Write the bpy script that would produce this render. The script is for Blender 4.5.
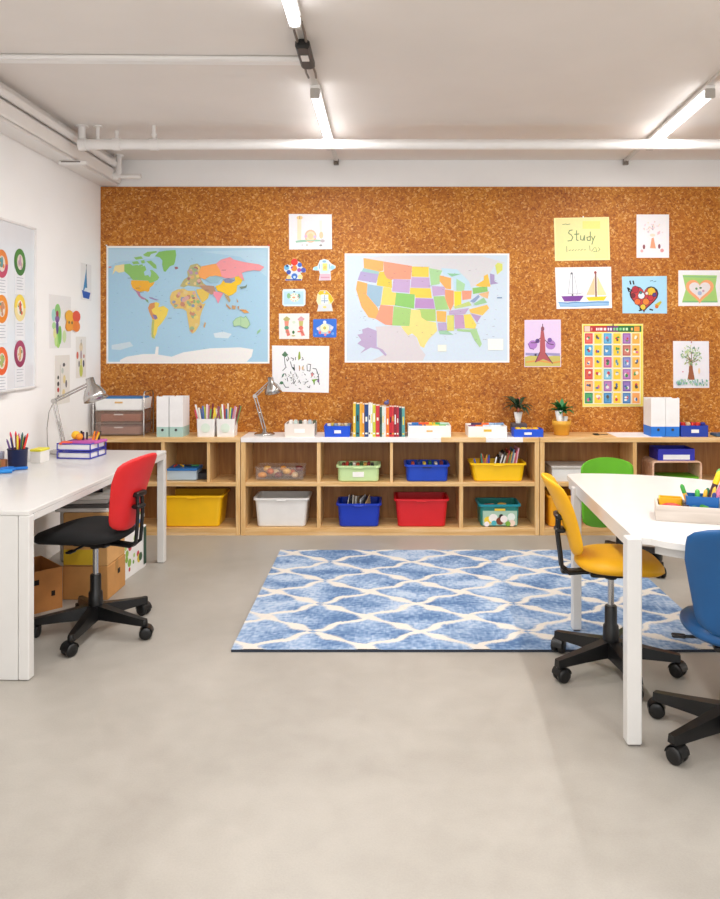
import bpy, bmesh, math, random
from mathutils import Matrix, Vector
random.seed(7)
PI = math.pi
for o in list(bpy.data.objects): bpy.data.objects.remove(o)
SC = bpy.context.scene
COL = SC.collection

# ------------------------------------------------------------------ camera
F = 770.0; CX = 385.0; CY = 338.0; H = 1.48          # focal length (px), vanishing point (px), eye height (m)
cam_d = bpy.data.cameras.new('camera'); cam = bpy.data.objects.new('camera', cam_d); COL.objects.link(cam)
cam.location = (0, 0, H); cam.rotation_euler = (PI/2, 0, 0)
cam_d.sensor_fit = 'HORIZONTAL'; cam_d.sensor_width = 36; cam_d.lens = F/720*36
cam_d.shift_x = -(CX-360)/720; cam_d.shift_y = (CY-449.5)/720
cam_d.clip_start = 0.05
SC.camera = cam
# ------------------------------------------------------------------ world, light, exposure
W = bpy.data.worlds.new('world'); SC.world = W; W.use_nodes = True
W.node_tree.nodes['Background'].inputs[0].default_value = (0.80, 0.88, 1.0, 1)
W.node_tree.nodes['Background'].inputs[1].default_value = 0.6
SC.view_settings.view_transform = 'Standard'; SC.view_settings.look = 'None'
SC.view_settings.gamma = 1; SC.view_settings.exposure = 0.60
try: SC.view_settings.use_curve_mapping = False
except Exception: pass
TUBE_W = 20.5          # power of each fluorescent tube's lamp
TUBE_EMIT = 3.2
ADDED_WINDOW_W = 12.0       # daylight through each window added behind the camera, out of view
def area(name, loc, rot, sx, sy, power, col):
    l = bpy.data.lights.new(name, 'AREA'); l.shape = 'RECTANGLE'; l.size = sx; l.size_y = sy
    l.energy = power; l.color = col
    o = bpy.data.objects.new(name, l); COL.objects.link(o); o.location = loc; o.rotation_euler = rot
    return o
for wx in (-0.9, 1.1, 3.1):
    area('window_light', (wx, -3.93, 1.65), (PI/2, 0, 0), 1.6, 1.7, ADDED_WINDOW_W, (0.96, 0.98, 1.0))  # unseen fill lamps added at the rear openings to brighten the room

# ------------------------------------------------------------------ helpers
def hx(s, a=1.0):
    s = s.lstrip('#'); c = [int(s[i:i+2], 16)/255 for i in (0, 2, 4)]
    return tuple([(v/12.92 if v <= 0.04045 else ((v+0.055)/1.055)**2.4) for v in c] + [a])
_m = {}
def new_mat(name):
    m = bpy.data.materials.new(name); m.use_nodes = True
    nt = m.node_tree; b = nt.nodes['Principled BSDF']
    return m, nt, b
def mat(hexc, rough=0.5, metal=0.0, var=0.04, scale=12.0, bump=0.0, coat=0.0, key=''):
    k = (hexc, rough, metal, var, bump, coat, key)
    if k in _m: return _m[k]
    m, nt, b = new_mat('m_' + hexc + '_%02d' % (rough*99))
    b.inputs['Roughness'].default_value = rough; b.inputs['Metallic'].default_value = metal
    b.inputs['Coat Weight'].default_value = coat
    tc = nt.nodes.new('ShaderNodeTexCoord'); n = nt.nodes.new('ShaderNodeTexNoise')
    n.inputs['Scale'].default_value = scale; n.inputs['Detail'].default_value = 4
    nt.links.new(tc.outputs['Object'], n.inputs['Vector'])
    r = nt.nodes.new('ShaderNodeValToRGB'); c = hx(hexc)
    r.color_ramp.elements[0].position = 0.3; r.color_ramp.elements[1].position = 0.7
    r.color_ramp.elements[0].color = tuple(v*(1-var) for v in c[:3]) + (1,)
    r.color_ramp.elements[1].color = tuple(min(1, v*(1+var)) for v in c[:3]) + (1,)
    nt.links.new(n.outputs['Fac'], r.inputs['Fac']); nt.links.new(r.outputs['Color'], b.inputs['Base Color'])
    if bump:
        n2 = nt.nodes.new('ShaderNodeTexNoise'); n2.inputs['Scale'].default_value = 350
        nt.links.new(tc.outputs['Object'], n2.inputs['Vector'])
        bp = nt.nodes.new('ShaderNodeBump'); bp.inputs['Strength'].default_value = bump; bp.inputs['Distance'].default_value = 0.002
        nt.links.new(n2.outputs['Fac'], bp.inputs['Height']); nt.links.new(bp.outputs['Normal'], b.inputs['Normal'])
    _m[k] = m; return m
def clear(hexc, alpha=0.4, rough=0.15):
    k = (hexc, alpha, 'clear')
    if k in _m: return _m[k]
    m, nt, b = new_mat('m_clear_' + hexc)
    b.inputs['Base Color'].default_value = hx(hexc); b.inputs['Roughness'].default_value = rough
    b.inputs['Alpha'].default_value = alpha
    _m[k] = m; return m
def emit(hexc, s):
    m, nt, b = new_mat('m_emit'); b.inputs['Base Color'].default_value = hx(hexc)
    b.inputs['Emission Color'].default_value = hx(hexc); b.inputs['Emission Strength'].default_value = s
    return m
def wood(name, c1, c2, c3, axis='X', rough=0.42, sc=1.0):
    m, nt, b = new_mat(name); b.inputs['Roughness'].default_value = rough
    tc = nt.nodes.new('ShaderNodeTexCoord'); mp = nt.nodes.new('ShaderNodeMapping')
    mp.inputs['Scale'].default_value = {'X': (1.2*sc, 16*sc, 16*sc), 'Z': (16*sc, 16*sc, 1.2*sc), 'Y': (16*sc, 1.2*sc, 16*sc)}[axis]
    n = nt.nodes.new('ShaderNodeTexNoise'); n.inputs['Scale'].default_value = 2.2; n.inputs['Detail'].default_value = 7; n.inputs['Distortion'].default_value = 0.6
    r = nt.nodes.new('ShaderNodeValToRGB'); r.color_ramp.elements.new(0.5)
    for e, p, c in zip(r.color_ramp.elements, (0.32, 0.5, 0.7), (c1, c2, c3)): e.position = p; e.color = hx(c)
    nt.links.new(tc.outputs['Object'], mp.inputs['Vector']); nt.links.new(mp.outputs['Vector'], n.inputs['Vector'])
    nt.links.new(n.outputs['Fac'], r.inputs['Fac']); nt.links.new(r.outputs['Color'], b.inputs['Base Color'])
    return m
def printed(name='m_print', rough=0.55):
    m, nt, b = new_mat(name); b.inputs['Roughness'].default_value = rough
    a = nt.nodes.new('ShaderNodeVertexColor'); a.layer_name = 'Col'
    n = nt.nodes.new('ShaderNodeTexNoise'); n.inputs['Scale'].default_value = 60
    tc = nt.nodes.new('ShaderNodeTexCoord'); nt.links.new(tc.outputs['Object'], n.inputs['Vector'])
    mx = nt.nodes.new('ShaderNodeMix'); mx.data_type = 'RGBA'; mx.blend_type = 'MULTIPLY'; mx.inputs[0].default_value = 0.10
    nt.links.new(a.outputs['Color'], mx.inputs[6]); nt.links.new(n.outputs['Color'], mx.inputs[7])
    nt.links.new(mx.outputs[2], b.inputs['Base Color'])
    return m

class MB:
    """collects shapes and links them as one mesh object"""
    def __init__(s):
        s.v = []; s.f = []; s.mi = []; s.sm = []; s.fc = []; s.T = Matrix.Identity(4)
    def add(s, vs, fs, mi=0, smooth=False, col=None):
        n = len(s.v)
        for p in vs: s.v.append(tuple(s.T @ Vector(p)))
        for f in fs:
            s.f.append([i+n for i in f]); s.mi.append(mi); s.sm.append(smooth); s.fc.append(col)
    def box(s, x0, x1, y0, y1, z0, z1, mi=0, c=0.0, col=None):
        if c <= 0:
            vs = [(x, y, z) for z in (z0, z1) for x, y in ((x0, y0), (x1, y0), (x1, y1), (x0, y1))]
            s.add(vs, [(0, 3, 2, 1), (4, 5, 6, 7), (0, 1, 5, 4), (1, 2, 6, 5), (2, 3, 7, 6), (3, 0, 4, 7)], mi, False, col); return
        w, d = x1-x0, y1-y0; cx, cy = (x0+x1)/2, (y0+y1)/2; c = min(c, w/2.1, d/2.1, (z1-z0)/2.1)
        def rg(k, z):
            hw, hd = w/2-k, d/2-k; q = c
            return [(cx+a, cy+b_, z) for a, b_ in ((-hw+q, -hd), (hw-q, -hd), (hw, -hd+q), (hw, hd-q), (hw-q, hd), (-hw+q, hd), (-hw, hd-q), (-hw, -hd+q))]
        s.loft([rg(c*0.8, z0), rg(0, z0+c), rg(0, z1-c), rg(c*0.8, z1)], mi, False, col)
    def loft(s, rings, mi=0, smooth=True, col=None, cap0=True, cap1=True):
        n = len(rings[0]); vs = [p for r in rings for p in r]; fs = []
        for k in range(len(rings)-1):
            for i in range(n):
                j = (i+1) % n; fs.append((k*n+i, k*n+j, (k+1)*n+j, (k+1)*n+i))
        s.add(vs, fs, mi, smooth, col)
        if cap0: s.add(list(rings[0]), [tuple(reversed(range(n)))], mi, False, col)
        if cap1: s.add(list(rings[-1]), [tuple(range(n))], mi, False, col)
    def tube(s, pts, r, mi=0, n=10, closed=False, col=None):
        P = [Vector(p) for p in pts]; rings = []; up = Vector((0.13, 0.21, 0.97)).normalized()
        rr = r if isinstance(r, (list, tuple)) else [r]*len(P)
        prev = None
        for i, p in enumerate(P):
            if closed: t = P[(i+1) % len(P)]-P[i-1]
            else: t = P[min(i+1, len(P)-1)]-P[max(i-1, 0)]
            t.normalize()
            a = (prev if prev is not None else up); a = a - t*a.dot(t)
            if a.length < 1e-3: a = Vector((1, 0, 0)) - t*t.x
            a.normalize(); prev = a; b = t.cross(a)
            rings.append([tuple(p+(a*math.cos(2*PI*k/n)+b*math.sin(2*PI*k/n))*rr[i]) for k in range(n)])
        if closed:
            rings.append(rings[0]); s.loft(rings, mi, True, col, False, False)
        else: s.loft(rings, mi, True, col)
    def lathe(s, prof, mi=0, n=24, smooth=True, col=None, c=(0, 0), cap=True):
        rings = [[(c[0]+r*math.cos(2*PI*k/n), c[1]+r*math.sin(2*PI*k/n), z) for k in range(n)] for r, z in prof]
        s.loft(rings, mi, smooth, col, cap, cap)
    def prism(s, pts, z0, z1, mi=0, col=None, smooth=False):
        s.loft([[(x, y, z0) for x, y in pts], [(x, y, z1) for x, y in pts]], mi, smooth, col)
    def ball(s, c, r, mi=0, n=12, col=None, sq=(1, 1, 1)):
        rings = []
        for k in range(1, n//2):
            a = PI*k/(n//2)
            rings.append([(c[0]+sq[0]*r*math.sin(a)*math.cos(2*PI*i/n), c[1]+sq[1]*r*math.sin(a)*math.sin(2*PI*i/n), c[2]-sq[2]*r*math.cos(a)) for i in range(n)])
        s.loft(rings, mi, True, col)
    def build(s, name, mats, parent=None, loc=(0, 0, 0), rz=0.0, rot=None):
        me = bpy.data.meshes.new(name); me.from_pydata(s.v, [], s.f); 
        if not isinstance(mats, (list, tuple)): mats = [mats]
        for m in mats: me.materials.append(m)
        me.polygons.foreach_set('material_index', s.mi); me.polygons.foreach_set('use_smooth', s.sm)
        if any(c is not None for c in s.fc):
            ca = me.color_attributes.new('Col', 'FLOAT_COLOR', 'CORNER')
            for p, c in zip(me.polygons, s.fc):
                c = c if c is not None else (0.8, 0.8, 0.8, 1)
                for li in p.loop_indices: ca.data[li].color = c
        me.update()
        bm = bmesh.new(); bm.from_mesh(me); bmesh.ops.recalc_face_normals(bm, faces=bm.faces) if not getattr(s, 'flat', False) else None
        bm.to_mesh(me); bm.free()
        o = bpy.data.objects.new(name, me); COL.objects.link(o)
        o.location = loc; o.rotation_euler = rot if rot else (0, 0, rz)
        if parent: o.parent = parent
        return o
def tag(o, label, cat, group=None):
    o['label'] = label; o['category'] = cat
    if group: o['group'] = group
    return o
def thing(name, label, cat, loc=(0, 0, 0), rz=0.0, group=None, rot=None):
    o = bpy.data.objects.new(name, None); COL.objects.link(o); o.empty_display_size = 0.05
    o.location = loc; o.rotation_euler = rot if rot else (0, 0, rz)
    return tag(o, label, cat, group)
def struct(o): o['kind'] = 'structure'; return o
def rrect(w, d, r, z, n=4, cx=0, cy=0):
    pts = []
    for (sx, sy, a0) in ((1, -1, -PI/2), (1, 1, 0), (-1, 1, PI/2), (-1, -1, PI)):
        for k in range(n+1):
            a = a0+PI/2*k/n
            pts.append((cx+sx*(w/2-r)+r*math.cos(a), cy+sy*(d/2-r)+r*math.sin(a), z))
    return pts
def PX(px, Y): return (px-CX)*Y/F
def PZ(py, Y): return H-(py-CY)*Y/F

# ------------------------------------------------------------------ room
YW = 6.12; XL = -2.257; XR = 4.3; YB = -4.0; ZC = 2.895
white_wall = mat('F8F7F6', 0.7, var=0.015, scale=3, bump=0.15)
white_ceil = mat('EBE4DE', 0.75, var=0.02, scale=2.5, bump=0.2)
white_paint = mat('F2EEEA', 0.45, var=0.01)
def concrete():
    m, nt, b = new_mat('m_concrete')
    tc = nt.nodes.new('ShaderNodeTexCoord')
    def noise(s, d=5, dist=0.0):
        n = nt.nodes.new('ShaderNodeTexNoise'); n.inputs['Scale'].default_value = s; n.inputs['Detail'].default_value = d
        n.inputs['Distortion'].default_value = dist; nt.links.new(tc.outputs['Object'], n.inputs['Vector']); return n
    n1 = noise(0.9, 6, 0.8); n2 = noise(9, 6, 0.3); n3 = noise(160, 3)
    r = nt.nodes.new('ShaderNodeValToRGB')
    r.color_ramp.elements[0].position = 0.33; r.color_ramp.elements[0].color = hx('A09A91')
    r.color_ramp.elements[1].position = 0.68; r.color_ramp.elements[1].color = hx('B4AEA5')
    ad = nt.nodes.new('ShaderNodeMix'); ad.inputs[0].default_value = 0.33
    nt.links.new(n1.outputs['Fac'], ad.inputs[2]); nt.links.new(n2.outputs['Fac'], ad.inputs[3])
    nt.links.new(ad.outputs[0], r.inputs['Fac'])
    mx = nt.nodes.new('ShaderNodeMix'); mx.data_type = 'RGBA'; mx.blend_type = 'MULTIPLY'; mx.inputs[0].default_value = 0.16
    nt.links.new(r.outputs['Color'], mx.inputs[6]); nt.links.new(n3.outputs['Fac'], mx.inputs[7])
    nt.links.new(mx.outputs[2], b.inputs['Base Color'])
    rr = nt.nodes.new('ShaderNodeMapRange'); rr.inputs[3].default_value = 0.34; rr.inputs[4].default_value = 0.55
    nt.links.new(n2.outputs['Fac'], rr.inputs[0]); nt.links.new(rr.outputs[0], b.inputs['Roughness'])
    bp = nt.nodes.new('ShaderNodeBump'); bp.inputs['Strength'].default_value = 0.12; bp.inputs['Distance'].default_value = 0.003
    nt.links.new(n3.outputs['Fac'], bp.inputs['Height']); nt.links.new(bp.outputs['Normal'], b.inputs['Normal'])
    return m
def cork():
    m, nt, b = new_mat('m_cork'); b.inputs['Roughness'].default_value = 0.62
    tc = nt.nodes.new('ShaderNodeTexCoord')
    nz = nt.nodes.new('ShaderNodeTexNoise'); nz.inputs['Scale'].default_value = 40; nz.inputs['Detail'].default_value = 3
    nt.links.new(tc.outputs['Object'], nz.inputs['Vector'])
    vm = nt.nodes.new('ShaderNodeVectorMath'); vm.operation = 'MULTIPLY_ADD'
    vm.inputs[1].default_value = (0.03, 0.03, 0.03); nt.links.new(nz.outputs['Color'], vm.inputs[0]); nt.links.new(tc.outputs['Object'], vm.inputs[2])
    v = nt.nodes.new('ShaderNodeTexVoronoi'); v.inputs['Scale'].default_value = 78; v.inputs['Randomness'].default_value = 1
    nt.links.new(vm.outputs[0], v.inputs['Vector'])
    sp = nt.nodes.new('ShaderNodeSeparateColor'); nt.links.new(v.outputs['Color'], sp.inputs[0])
    r = nt.nodes.new('ShaderNodeValToRGB')
    cols = [(0.0, '9E5A0C'), (0.2, 'B66E12'), (0.5, 'C57C1A'), (0.72, 'D08C2C'), (0.9, 'DCA04C'), (1.0, 'E8B872')]
    while len(r.color_ramp.elements) < len(cols): r.color_ramp.elements.new(0.5)
    for e, (p, c) in zip(r.color_ramp.elements, cols): e.position = p; e.color = hx(c)
    nt.links.new(sp.outputs[0], r.inputs['Fac'])
    n2 = nt.nodes.new('ShaderNodeTexNoise'); n2.inputs['Scale'].default_value = 150; n2.inputs['Detail'].default_value = 4
    nt.links.new(tc.outputs['Object'], n2.inputs['Vector'])
    r2 = nt.nodes.new('ShaderNodeValToRGB'); r2.color_ramp.elements[0].position = 0.3; r2.color_ramp.elements[1].position = 0.6
    r2.color_ramp.elements[0].color = hx('C4965E'); r2.color_ramp.elements[1].color = hx('FFFFFF')
    nt.links.new(n2.outputs['Fac'], r2.inputs['Fac'])
    n3 = nt.nodes.new('ShaderNodeTexNoise'); n3.inputs['Scale'].default_value = 2.5; n3.inputs['Detail'].default_value = 3
    nt.links.new(tc.outputs['Object'], n3.inputs['Vector'])
    r3 = nt.nodes.new('ShaderNodeValToRGB'); r3.color_ramp.elements[0].position = 0.3; r3.color_ramp.elements[1].position = 0.65
    r3.color_ramp.elements[0].color = hx('E2D2C4'); r3.color_ramp.elements[1].color = hx('FFFFFF')
    nt.links.new(n3.outputs['Fac'], r3.inputs['Fac'])
    last = r.outputs['Color']
    for rx, fac in ((r2, 0.7), (r3, 1.0)):
        mx = nt.nodes.new('ShaderNodeMix'); mx.data_type = 'RGBA'; mx.blend_type = 'MULTIPLY'; mx.inputs[0].default_value = fac
        nt.links.new(last, mx.inputs[6]); nt.links.new(rx.outputs['Color'], mx.inputs[7]); last = mx.outputs[2]
    nt.links.new(last, b.inputs['Base Color'])
    bp = nt.nodes.new('ShaderNodeBump'); bp.inputs['Strength'].default_value = 0.35; bp.inputs['Distance'].default_value = 0.003
    nt.links.new(sp.outputs[1], bp.inputs['Height']); nt.links.new(bp.outputs['Normal'], b.inputs['Normal'])
    return m
def slab(name, a, m):
    q = MB(); q.box(*a); return struct(q.build(name, m))
slab('floor', (XL-.1, XR+.1, YB-.1, YW+.1, -.1, 0), concrete())
slab('ceiling', (XL-.1, XR+.1, YB-.1, YW+.1, ZC, ZC+.1), white_ceil)
slab('wall_back', (XL-.1, XR+.1, YW, YW+.1, 0, ZC), white_wall)
slab('wall_left', (XL-.1, XL, YB-.1, YW, 0, ZC), white_wall)
slab('wall_right', (XR, XR+.1, YB-.1, YW, 0, ZC), white_wall)
q = MB()     # rear wall with three window openings, added unseen to let in fill light
xs = [XL, -1.75, -.05, .25, 1.95, 2.25, 3.95, XR]
for i in range(0, 8, 2): q.box(xs[i], xs[i+1], YB-.1, YB, 0, ZC)
for i in (1, 3, 5): q.box(xs[i], xs[i+1], YB-.1, YB, 0, .75); q.box(xs[i], xs[i+1], YB-.1, YB, 2.55, ZC)
struct(q.build('wall_rear', white_wall))
for k, i in enumerate((1, 3, 5)):
    q = MB(); a, b_ = xs[i], xs[i+1]
    for t in (a, (a+b_)/2-.02, b_-.04): q.box(t, t+.04, YB-.09, YB-.03, .75, 2.55)
    for t in (.75, 2.51): q.box(a, b_, YB-.09, YB-.03, t, t+.04)
    fr = struct(q.build('window_%d' % (k+1), white_paint))  # frame added around the fill lamp, never in view
    g = MB(); g.box(a+.04, b_-.04, YB-.065, YB-.06, .79, 2.51); g.build('pane', clear('EAF4F8', 0.1), fr)
# cork panelling over the back wall
q = MB(); q.box(XL+.001, XR-.001, YW-.012, YW-.001, 0.001, 2.68)
tag(q.build('cork_board', cork()), 'brown cork pinboard panelling covering the whole back wall', 'pinboard')
CK = YW-.012
# boxed beam along the left wall + pipe moulding
q = MB(); q.box(XL, -2.12, YB, YW, 2.685, ZC); q.box(-2.12, -2.095, YB, YW, 2.70, 2.79, c=.008)
struct(q.build('trim_1', white_paint))

# ------------------------------------------------------------------ pipes and rails on the ceiling
pw = mat('F4F1EE', 0.3, var=0.01)
YP = 5.13; ZP = 2.77
t = thing('overhead_pipe', 'thick white painted pipe running across the room below the ceiling', 'pipe', (0, YP, ZP))
q = MB(); q.tube([(-1.99, 0, 0), (XR-.005, 0, 0)], .035, n=20); q.build('pipe', pw, t)
for px, r in ((82, .024), (98, .012), (154, .012)):
    x = PX(px, YP); q = MB(); q.tube([(x, 0, .0), (x, 0, ZC-ZP-.0)], r, n=14)
    if px != 154: q.lathe([(r+.018, ZC-ZP-.01), (r+.018, ZC-ZP-.001)], c=(x, 0), n=16)
    else: q.lathe([(r+.006, .05), (r+.006, .07)], c=(x, 0), n=14)
    q.build('hanger', pw, t)
for px in (83, 117, 154):
    x = PX(px, YP); q = MB(); q.tube([(x-.025, 0, 0), (x+.025, 0, 0)], .041, n=18); q.build('collar', pw, t)
q = MB(); x = PX(117, YP); q.tube([(x, 0, 0), (x, 0, .09)], .012, n=12); q.build('stub', pw, t)
t = thing('branch_pipe', 'small white pipe with a tee in the corner under the beam', 'pipe', (PX(119, 5.95), 5.95, 2.72))
q = MB(); q.tube([(0, 0, -.005), (0, 0, ZC-2.72)], .022, n=14); q.tube([(-.0, 0, .01), (.17, 0, .01)], .018, n=14)
q.tube([(-.0, 0, .01), (-.1, 0, .01)], .03, n=14); q.build('pipe', pw, t)
q = MB(); q.lathe([(.034, ZC-2.72-.012), (.034, ZC-2.72)], n=16); q.build('flange', pw, t)
t = thing('cable_tray', 'short white bracket fixed to the left beam near the corner', 'bracket', (-2.06, 5.25, 2.66))
q = MB(); q.box(-.16, .03, -.02, .02, 0, .025, c=.004); q.build('bracket', pw, t)
q = MB(); q.box(-.14, -.01, -.023, -.019, .014, .02); q.build('slot', mat('5A4638', .6), t)
t = tag((lambda q: (q.tube([(0, YB+.01, 0), (0, 6.0, 0)], .026, n=16), q.build('beam_pipe', pw, loc=(-2.09, 0, 2.825)))[1])(MB()),
        'long white pipe running beside the beam along the left wall', 'pipe')
# conduit across the ceiling, left of the light rail
q = MB(); q.box(-2.115, -.42, -.028, .028, -.022, 0, c=.006); q.tube([(-2.115, -.045, -.012), (-.42, -.045, -.012)], .012)
tag(q.build('conduit', pw, loc=(0, 3.92, ZC), rz=.02), 'white flat conduit crossing the ceiling to the black connector', 'conduit')
def light_line(x0, x1, lab):
    # x0 at Y=4.165, x1 at Y=6.1
    dx = (x1-x0)/(6.1-4.165); ang = -math.atan(dx)
    r = thing('light_rail', 'slim metal light rail on the ceiling, ' + lab, 'light rail', (x1, 6.1, ZC), ang)
    q = MB(); q.box(-.016, .016, -9.6, 0, -.02, 0, c=.003); q.build('rail', mat('D9D4CE', .35, .3), r)
    q = MB(); q.box(-.02, .02, -.02, .012, -.045, -.0, c=.003); q.ball((0, -.028, -.03), .012); q.build('end_clamp', mat('8A8078', .3, .8), r)
    M = Matrix.Translation((x1, 6.1, 0)) @ Matrix.Rotation(ang, 4, 'Z')
    names = ['nearest the back wall', 'second from the back wall', 'third from the back wall', 'farthest from the back wall']
    for k in range(4):  # the last two tubes are unseen, added to light the near half
        y1 = -.66-2.13*k; y0 = y1-1.2
        p = M @ Vector((0, (y0+y1)/2, 0))
        t = thing('tube_light', 'glowing white tube light on the rail ' + lab + ', ' + names[k], 'light', (p.x, p.y, ZC-.045), ang)
        q = MB(); q.box(-.026, .026, -.6, .6, .006, .026, c=.004); q.build('housing', pw, t)
        q = MB(); q.tube([(0, -.578, -.018), (0, .578, -.018)], .026, n=16); q.build('tube', TUBE_M, t)
        for s in (-1, 1):
            q = MB(); q.box(-.027, .027, s*.6-.022*(s > 0), s*.6+.022*(s < 0), -.045, .008, c=.004); q.build('end_cap', mat('BDB8B2', .4, .3), t)
        l = area('tube_lamp', (0, 0, -.052), (0, 0, 0), .05, 1.1, TUBE_W, (1.0, .985, .965)); l.parent = t
    return r
TUBE_M = emit('FAFCFF', TUBE_EMIT)
r1 = light_line(-.386, -.386, 'left of centre')
light_line(1.79, 1.905, 'at the right')
t = thing('cable_connector', 'black connector clipped under the light rail left of centre', 'connector', (-.386, 3.73, ZC-.02))
q = MB(); q.box(-.034, .034, -.15, .15, -.045, 0, c=.012); q.build('body', mat('151413', .4), t)
q = MB(); q.box(-.018, .018, -.05, .02, -.049, -.044, c=.001); q.build('sticker', mat('E8E4E0', .5), t)
for s in (-1, 1):
    q = MB(); q.tube([(s*.02, .16, -.02), (s*.024, .28, -.015), (s*.02, .36, -.012)], .006); q.tube([(s*.02, -.16, -.02), (s*.022, -.26, -.015), (s*.02, -.36, -.012)], .006)
    q.build('cable', mat('6E625A', .4), t)

# ------------------------------------------------------------------ shelving
pine = wood('m_pine', 'D2A264', 'DFB67C', 'E9C696', 'X')
pine_v = wood('m_pine_v', 'D2A264', 'DFB67C', 'E9C696', 'Z')
pine_back = wood('m_pine_back', '94602A', 'A26E34', 'B27E42', 'Z')  # brown back board, darkened further to paint in the cubbies' inner shade
lam = mat('EFEDEC', .35, var=.02)
YS = 5.77; YK = CK-.001; ZT = .734; ZM = .398; ZBT = .056
def unit(x0, x1, full, half, segs, label):
    """x0,x1 outer edges; full/half dividers (x); segs = list of (xa, xb, mat index) for the top board"""
    t = thing('cubby_shelf', label, 'shelving', (x0, YS, 0), group='pine cubby shelves along the cork wall'); w = x1-x0; D = YK-YS
    th = .035; zb = ZBT; zm = ZM
    q = MB()
    for a, b_, m in segs: q.box(a-x0, b_-x0, -.004, D, ZT-th, ZT, m, c=.0015)
    q.build('top_board', [pine, lam], t)
    for x in (0, w-th): q = MB(); q.box(x+.0005, x+th-.0005, 0, D, 0, ZT-th, c=.0015); q.build('side_panel', pine_v, t)
    q = MB(); q.box(th, w-th, .0, D-.01, zb-.03, zb, c=.001); q.build('bottom_board', pine, t)
    q = MB(); q.box(th, w-th, .004, .022, 0, zb-.03); q.build('plinth', pine, t)
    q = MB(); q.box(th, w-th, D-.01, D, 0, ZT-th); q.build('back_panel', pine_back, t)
    q = MB(); q.box(th, w-th, .002, D-.01, zm-.03, zm, c=.001); q.build('middle_board', pine, t)
    for x in full:
        for za, zz in ((zb, zm-.03), (zm, ZT-th)):
            q = MB(); q.box(x-x0-.014, x-x0+.014, .003, D-.01, za, zz, c=.001); q.build('divider', pine_v, t)
    for x in half:
        q = MB(); q.box(x-x0-.011, x-x0+.011, .01, D-.01, zm, ZT-th, c=.001); q.build('divider', pine_v, t)
    return t
sx = lambda px: PX(px, YS)
unit(-2.25, sx(240.3), [sx(162.8)], [PX(212, 5.9)], [(-2.25, sx(240.3), 0)], 'pine cubby shelf at the left holding the large yellow bin')
unit(sx(240.8), sx(539.5), [sx(318.7), sx(461.3)], [sx(391.5)],
     [(sx(240.8), sx(441), 1), (sx(441), sx(486), 0), (sx(486), sx(523), 1), (sx(523), sx(539.5), 0)], 'wide middle pine cubby shelf with the white-topped section')
unit(sx(540), sx(770), [sx(635)], [], [(sx(540), sx(770), 0)], 'pine cubby shelf at the right, behind the green chair')

# ------------------------------------------------------------------ bins
def tub_mesh(w, d, h, taper=.86, rim=.012, r=.03, th=.004, rimh=.014):
    q = MB(); bw, bd = w*taper, d*taper; wi, di = w-2*rim, d-2*rim
    q.loft([rrect(bw-.02, bd-.02, r*.8, 0), rrect(bw, bd, r, .008), rrect(wi, di, r, h-rimh), rrect(w, d, r, h-rimh), rrect(w, d, r, h),
            rrect(wi-2*th, di-2*th, r*.9, h), rrect(bw-2*th, bd-2*th, r*.9, .012), rrect(bw-.05, bd-.05, r*.5, .008)], 0, False)
    return q
def bin_(px0, px1, pyt, pyb, hexc, label, d=.27, Y=5.785, z=None, m=None, taper=.86, cat='bin', name='storage_bin', tagw=None, handle=True, dark=None, **k):
    z = z if z is not None else (ZBT if pyb > 500 else ZM)
    w = (px1-px0)*Y/F; h = PZ(pyt, Y)-z
    if z == ZM: h = min(h, .30)
    t = thing(name, label, cat, (PX((px0+px1)/2, Y), Y+d/2, z))
    m = m or mat(hexc, .38, var=.03)
    tub_mesh(w, d, h, taper, **k).build('tub', m, t)
    yf = -d/2
    if handle:
        q = MB(); q.box(-.035, .035, yf-.004, yf+.012, h-.022, h-.012, c=.002); q.build('handle', dark or m, t)
    if tagw:
        q = MB(); fy = -(d*taper)/2 - (d*(1-taper)/2-.012)*.55-.0035
        q.box(-tagw/2, tagw/2, fy-.001, fy+.004, h*.3, h*.62); q.build('label', mat('F4F2EE', .5), t)
    return t, w, h
b1, w1, h1 = bin_(160, 223, 496, 526, 'F2BC0C', 'large yellow plastic bin on the bottom left shelf', d=.29)
b2, _, _ = bin_(252.8, 309, 498.5, 527, 'E6E4E2', 'large white plastic bin on the bottom shelf', d=.29)
b3, _, _ = bin_(336, 381.5, 504, 527.5, '0F36B4', 'deep blue plastic bin full of papers on the bottom shelf', d=.28)
b4, _, _ = bin_(394, 449.5, 499.5, 528, 'D01822', 'large red plastic bin on the bottom shelf', d=.29)
b5, _, _ = bin_(336, 380.5, 466, 482, 'C3DDA0', 'pale green plastic bin with a white label on the upper shelf', d=.24, tagw=.085, taper=.92)
b6, _, _ = bin_(404.5, 450, 465, 483, '0B3FB6', 'blue plastic bin on the upper shelf above the red bin', d=.26, dark=mat('0A1E5A', .4), taper=.9)
b7, _, _ = bin_(470.5, 527, 463.5, 483, 'F6C40A', 'yellow plastic bin packed with picture books on the upper shelf', d=.26)
b8, _, _ = bin_(547.5, 580, 496, 528, 'F2A81A', 'orange-yellow bin behind the yellow chair', d=.28)
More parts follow.
